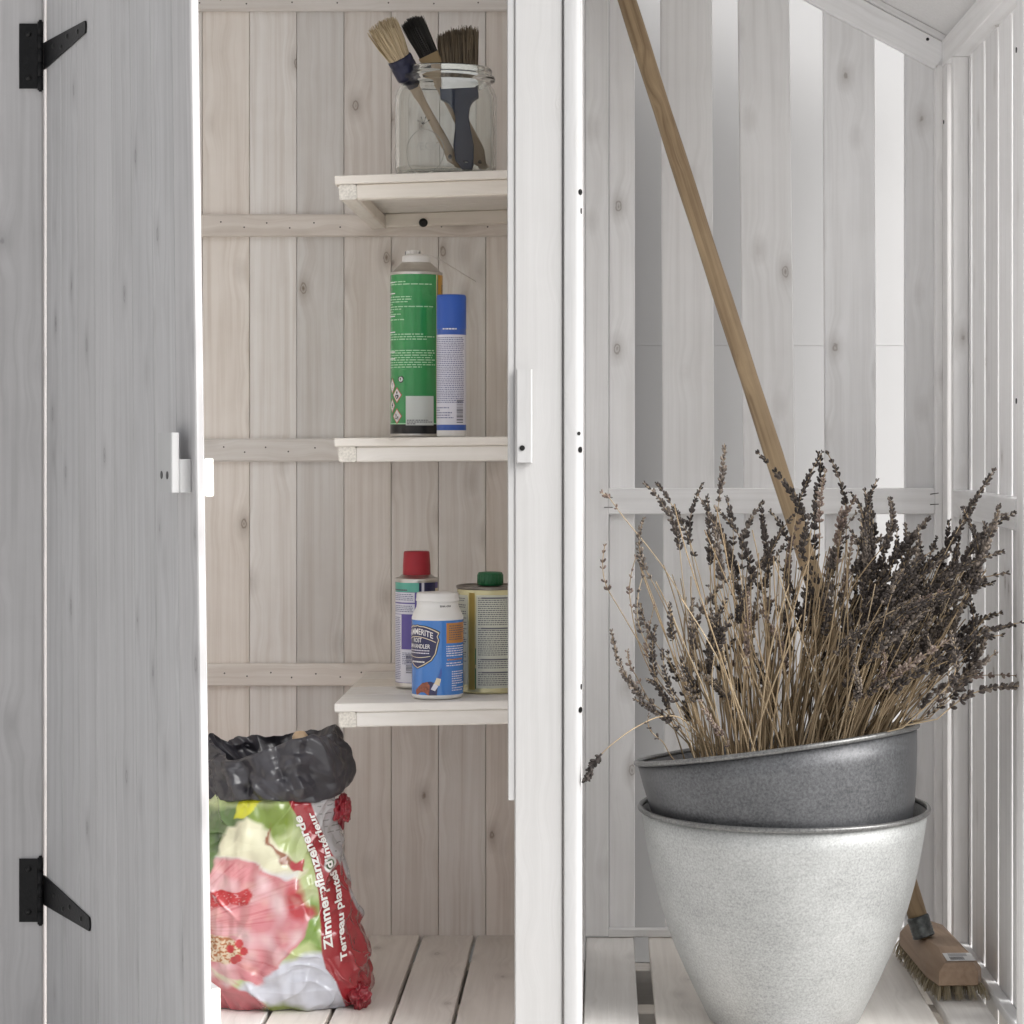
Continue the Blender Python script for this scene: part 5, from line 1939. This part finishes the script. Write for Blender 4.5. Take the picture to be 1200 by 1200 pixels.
def stalk(base, tip, bow, spike_len, r0_=.0009, fat=1.0, pale=False, sparse=1.0, droop=0.0, rg=None, hook=None):
    rg = rg or RNG
    base, tip = np.array(base, float), np.array(tip, float)
    d_ = tip - base
    Ls = np.linalg.norm(d_)
    dn = d_ / Ls
    side = np.cross(dn, [0, 1, 0])
    side /= np.linalg.norm(side) + 1e-9
    dep_ = np.cross(dn, side)
    c1 = base + d_ * .22 + np.array([0, 0, Ls * .15]) + side * bow * Ls + dep_ * rg.uniform(-.04, .04) * Ls
    c2 = base + d_ * .72 + side * bow * Ls * .8 + dep_ * rg.uniform(-.04, .04) * Ls + np.array([0, 0, droop * Ls])
    C = bez(base, c1, c2, tip, 40)
    # natural kinks
    tt = np.linspace(0, 1, 40)[:, None]
    C = C + (side * .006 * np.sin(tt * rg.uniform(5, 11) + rg.uniform(0, 6)) + dep_ * .005 * np.sin(tt * rg.uniform(5, 11) + rg.uniform(0, 6))) * tt
    if hook is None:
        hook = rg.uniform(-1, 1) * 1.3
    C = keep_inside(C)
    seg = np.linalg.norm(np.diff(C, axis=0), axis=1)
    s_c = np.concatenate([[0], np.cumsum(seg)])
    tot = s_c[-1]
    # bend the last part into a hook
    q = np.clip((s_c - (tot - spike_len * 1.1)) / (spike_len * 1.1), 0, 1)[:, None] ** 2
    C = C + side * q * hook * spike_len * .45
    P_, ff = tube_np(C, np.linspace(r0_, r0_ * .55, 40))
    st = np_mesh('stalk', P_, ff, M['stem'], bunch, world=Matrix())
    # flower spike
    pos, dirs, lens = [], [], []
    T_, A_, B_ = frames(C)
    nw = max(4, int(spike_len / .0037 * sparse))
    zs_ = np.linspace(tot - spike_len, tot - .001, nw) + rg.uniform(-.0012, .0012, nw)
    zs_ = np.minimum(zs_[rg.rand(nw) > .10], tot - .0008)
    extra = []
    if rg.rand() < .6:
        extra = [tot - spike_len - rg.uniform(.008, .022)]
    for s__ in list(zs_) + extra:
        i = min(38, max(0, int(np.searchsorted(s_c, s__)) - 1))
        f_ = (s__ - s_c[i]) / (s_c[i + 1] - s_c[i] + 1e-9)
        p = C[i] * (1 - f_) + C[i + 1] * f_
        rel = (s__ - (tot - spike_len)) / spike_len
        prof_ = (1.0 - .45 * max(rel, 0) ** 2) if rel > 0 else 1.0
        nf = rg.randint(4, 8) if sparse > .7 else rg.randint(2, 5)
        ph = rg.uniform(0, 6.28)
        for k in range(nf):
            a = ph + 2 * pi * k / nf + rg.uniform(-.3, .3)
            o_ = A_[i] * cos(a) + B_[i] * sin(a)
            up = rg.uniform(.4, 2.0) + max(rel, 0) * .8
            dv_ = o_ + T_[i] * up
            dv_ /= np.linalg.norm(dv_)
            pos.append(p + o_ * .0008 + T_[i] * rg.uniform(-.0015, .0015))
            dirs.append(dv_)
            lens.append(rg.uniform(.0036, .0078) * prof_ * fat * .9)
    pos, dirs, lens = np.array(pos), np.array(dirs), np.array(lens)
    ref = np.tile([.3, .5, .81], (len(pos), 1))
    Ax = ref - dirs * (ref * dirs).sum(1)[:, None]
    Ax /= np.linalg.norm(Ax, axis=1)[:, None]
    Bx = np.cross(dirs, Ax)
    W_ = pos[:, None, :] + lens[:, None, None] * (FLV[None, :, 0:1] * Ax[:, None, :] + FLV[None, :, 1:2] * Bx[:, None, :] + FLV[None, :, 2:3] * dirs[:, None, :])
    FF = (FLF[None] + (np.arange(len(pos)) * len(FLV))[:, None, None]).reshape(-1, 3)
    np_mesh('flower_spike', W_.reshape(-1, 3), FF, M['lav_pale'] if pale else M['lav'], st, smooth=False, world=Matrix())
    return st


def inpot(px_, dep_=2.60, below=0.075):
    """a point below the mouth of the dark pot"""
    qx, qy = PX(px_, 2.60) - rimc.x - .13 * below, dep_ - 2.60 + .09 * below
    k = min(1.0, .116 / (math.hypot(qx, qy) + 1e-9))
    return np.array([rimc.x + .13 * below + qx * k, 2.60 - .09 * below + qy * k, rimc.z - below + qx * k * .13])


WALLX = 0.437
# explicit outliers on the left: base px, base depth, tip (px, py, D), bow, spike length, pale, sparse
for (bp_, bd, tx, ty, td, bow, sl, pale, sp_, drp) in (
        (880, 2.56, 684, 655, 2.50, .03, .045, True, .6, 0), (905, 2.58, 715, 572, 2.52, -.02, .012, True, .5, 0), (885, 2.56, 738, 612, 2.5, .05, .060, False, .8, 0),
        (870, 2.55, 684, 776, 2.48, .02, .085, False, .9, 0), (850, 2.58, 724, 660, 2.53, .10, .040, True, .7, .08),
        (845, 2.55, 735, 682, 2.5, .08, .060, False, .6, .08), (850, 2.60, 733, 728, 2.52, .06, .060, True, .7, .05), (830, 2.56, 722, 770, 2.5, .10, .030, True, .5, .12),
        (840, 2.55, 752, 705, 2.48, .06, .055, False, .8, .05), (815, 2.52, 754, 850, 2.46, .12, .035, False, .7, .1), (835, 2.54, 746, 820, 2.46, .04, .060, False, .9, .08),
        (820, 2.56, 762, 790, 2.50, .05, .060, False, .9, .05), (845, 2.6, 784, 560, 2.55, .03, .075, False, 1, 0), (860, 2.58, 800, 562, 2.53, .0, .070, False, 1, 0),
        (855, 2.6, 850, 520, 2.56, .04, .065, False, .9, 0), (990, 2.58, 1130, 796, 2.50, -.02, .065, False, .6, 0), (1000, 2.6, 1165, 552, 2.42, .02, .075, False, .9, 0)):
    stalk(inpot(bp_ + (12 if bp_ < 850 else 0), bd + (.035 if bp_ < 850 else .01), .035 if ty > 700 and tx < 900 else .075), W(tx, ty, td), bow, sl, pale=pale, sparse=sp_, droop=drp, r0_=.0009 if pale else .0008, fat=.9 if sp_ < .9 else 1.0)
rg = np.random.RandomState(4)


def place_stalk(bx, tx, ty, td, sl, fat=1.0, pale=None, bow=None):
    bd = 2.60 + rg.uniform(-.075, .085)
    tipp = W(tx, ty, td)
    tipp.x = min(tipp.x, WALLX)
    stalk(inpot(bx, bd, rg.uniform(.06, .11)), tipp, rg.uniform(-.09, .10) if bow is None else bow, sl, r0_=rg.uniform(.0007, .00115), fat=fat * rg.uniform(.9, 1.12),
          pale=rg.rand() < .10 if pale is None else pale, sparse=rg.uniform(.8, 1.1), rg=rg)


# middle fan
for i in range(74):
    f_ = rg.rand()
    tx = 798 + 237 * f_
    top_env = np.interp(tx, [790, 830, 880, 925, 960, 1035], [560, 575, 570, 515, 515, 520])
    ty = top_env + 200 * rg.rand() ** 1.1
    place_stalk(835 + 150 * f_ + rg.uniform(-28, 28), tx, ty, rg.uniform(2.50, 2.72), rg.uniform(.042, .085))
# right, dense, heavier heads leaning to the wall
for i in range(84):
    f_ = rg.rand()
    tx = 1030 + 160 * f_
    top_env = np.interp(tx, [1030, 1075, 1110, 1160, 1195], [590, 590, 595, 572, 610])
    ty = top_env + (130 + 60 * (f_ > .5)) * rg.rand() ** 1.0
    place_stalk(925 + 90 * f_ + rg.uniform(-40, 25), tx, ty, rg.uniform(2.40, 2.62), rg.uniform(.050, .095), fat=1.10, pale=rg.rand() < .05)
# lower and inner heads, right side and behind
for i in range(46):
    f_ = rg.rand()
    tx = 1000 + 120 * f_
    place_stalk(930 + 80 * f_, tx, rg.uniform(690, 800) - 30 * f_, rg.uniform(2.44, 2.62), rg.uniform(.045, .08), fat=1.0)
# short dark heads low on the left, hanging over the rim
for i in range(20):
    f_ = rg.rand()
    place_stalk(825 + 70 * f_, 770 + 110 * f_ + rg.uniform(-14, 14), rg.uniform(690, 835), rg.uniform(2.48, 2.62), rg.uniform(.035, .06), fat=.9)
# a long thin stalk arching over the rim on the left, head hanging
Cq = np.array([W(840, 900, 2.56), W(822, 862, 2.54), W(795, 838, 2.50), W(768, 840, 2.48), W(738, 856, 2.46), W(712, 876, 2.45), W(696, 893, 2.45), W(687, 914, 2.45)])
tq = np.linspace(0, 7, 50)
Cq = np.stack([np.interp(tq, range(8), Cq[:, k]) for k in range(3)], 1)
for _k in range(6):
    Cq[1:-1] = (Cq[:-2] + 2 * Cq[1:-1] + Cq[2:]) / 4
P_, ff = tube_np(Cq, np.linspace(.0008, .0005, 50))
st = np_mesh('stalk', P_, ff, M['stem'], bunch, world=Matrix())
mbq = MB()
T_, A_, B_ = frames(Cq)
for i in range(39, 50):
    for k in range(rg.randint(3, 6)):
        a = rg.uniform(0, 6.28)
        o_ = A_[i] * cos(a) + B_[i] * sin(a)
        dv_ = o_ + T_[i] * rg.uniform(.5, 1.4)
        dv_ /= np.linalg.norm(dv_)
        L_ = rg.uniform(.0045, .007)
        ax_ = np.cross(dv_, [0.3, .5, .8])
        ax_ /= np.linalg.norm(ax_)
        bx_ = np.cross(dv_, ax_)
        mbq.add([tuple(Cq[i] + L_ * (q[0] * ax_ + q[1] * bx_ + q[2] * dv_)) for q in FLV], [tuple(q) for q in FLF])
mbq.tube([tuple(p) for p in Cq[38:]], .0013, 5)
mbq.build('flower_spike', M['lav'], st, Matrix())
# bare straw stalks: a few crossing in front, one of them joined mass filling the foot of the bunch
def straw(bx, tx, ty, dd, r0_=.0012):
    st_tip = np.array(W(tx, ty, dd))
    st_tip[0] = min(st_tip[0], WALLX)
    base = inpot(bx, 2.60 + (dd - 2.60) * .6, .06)
    e1_ = [rg.uniform(-.015, .015), 0, .03]
    C = bez(base, base * .66 + st_tip * .34 + e1_, base * .33 + st_tip * .67 + [rg.uniform(-.018, .018), 0, .01], st_tip, 16)
    return tube_np(keep_inside(C), np.linspace(r0_, r0_ * .5, 16), 5)
for i in range(26):
    bx = rg.uniform(840, 990)
    P_, ff = straw(bx, bx + rg.uniform(-120, 90), rg.uniform(590, 760), rg.uniform(2.47, 2.56))
    np_mesh('bare_stalk', P_, ff, M['stem'], bunch, world=Matrix())
PP, FFs, off = [], [], 0
for i in range(190):
    f_ = rg.rand() ** .8
    bx = 830 + 175 * f_ + rg.uniform(-15, 15)
    P_, ff = straw(bx, bx - 60 + 190 * f_ + rg.uniform(-45, 45), rg.uniform(640, 780), rg.uniform(2.50, 2.70), rg.uniform(.0009, .0014))
    PP.append(P_)
    FFs.append(ff + off)
    off += len(P_)
np_mesh('straw_filling', np.concatenate(PP), np.concatenate(FFs), M['stem'], bunch, world=Matrix(), kind='stuff')
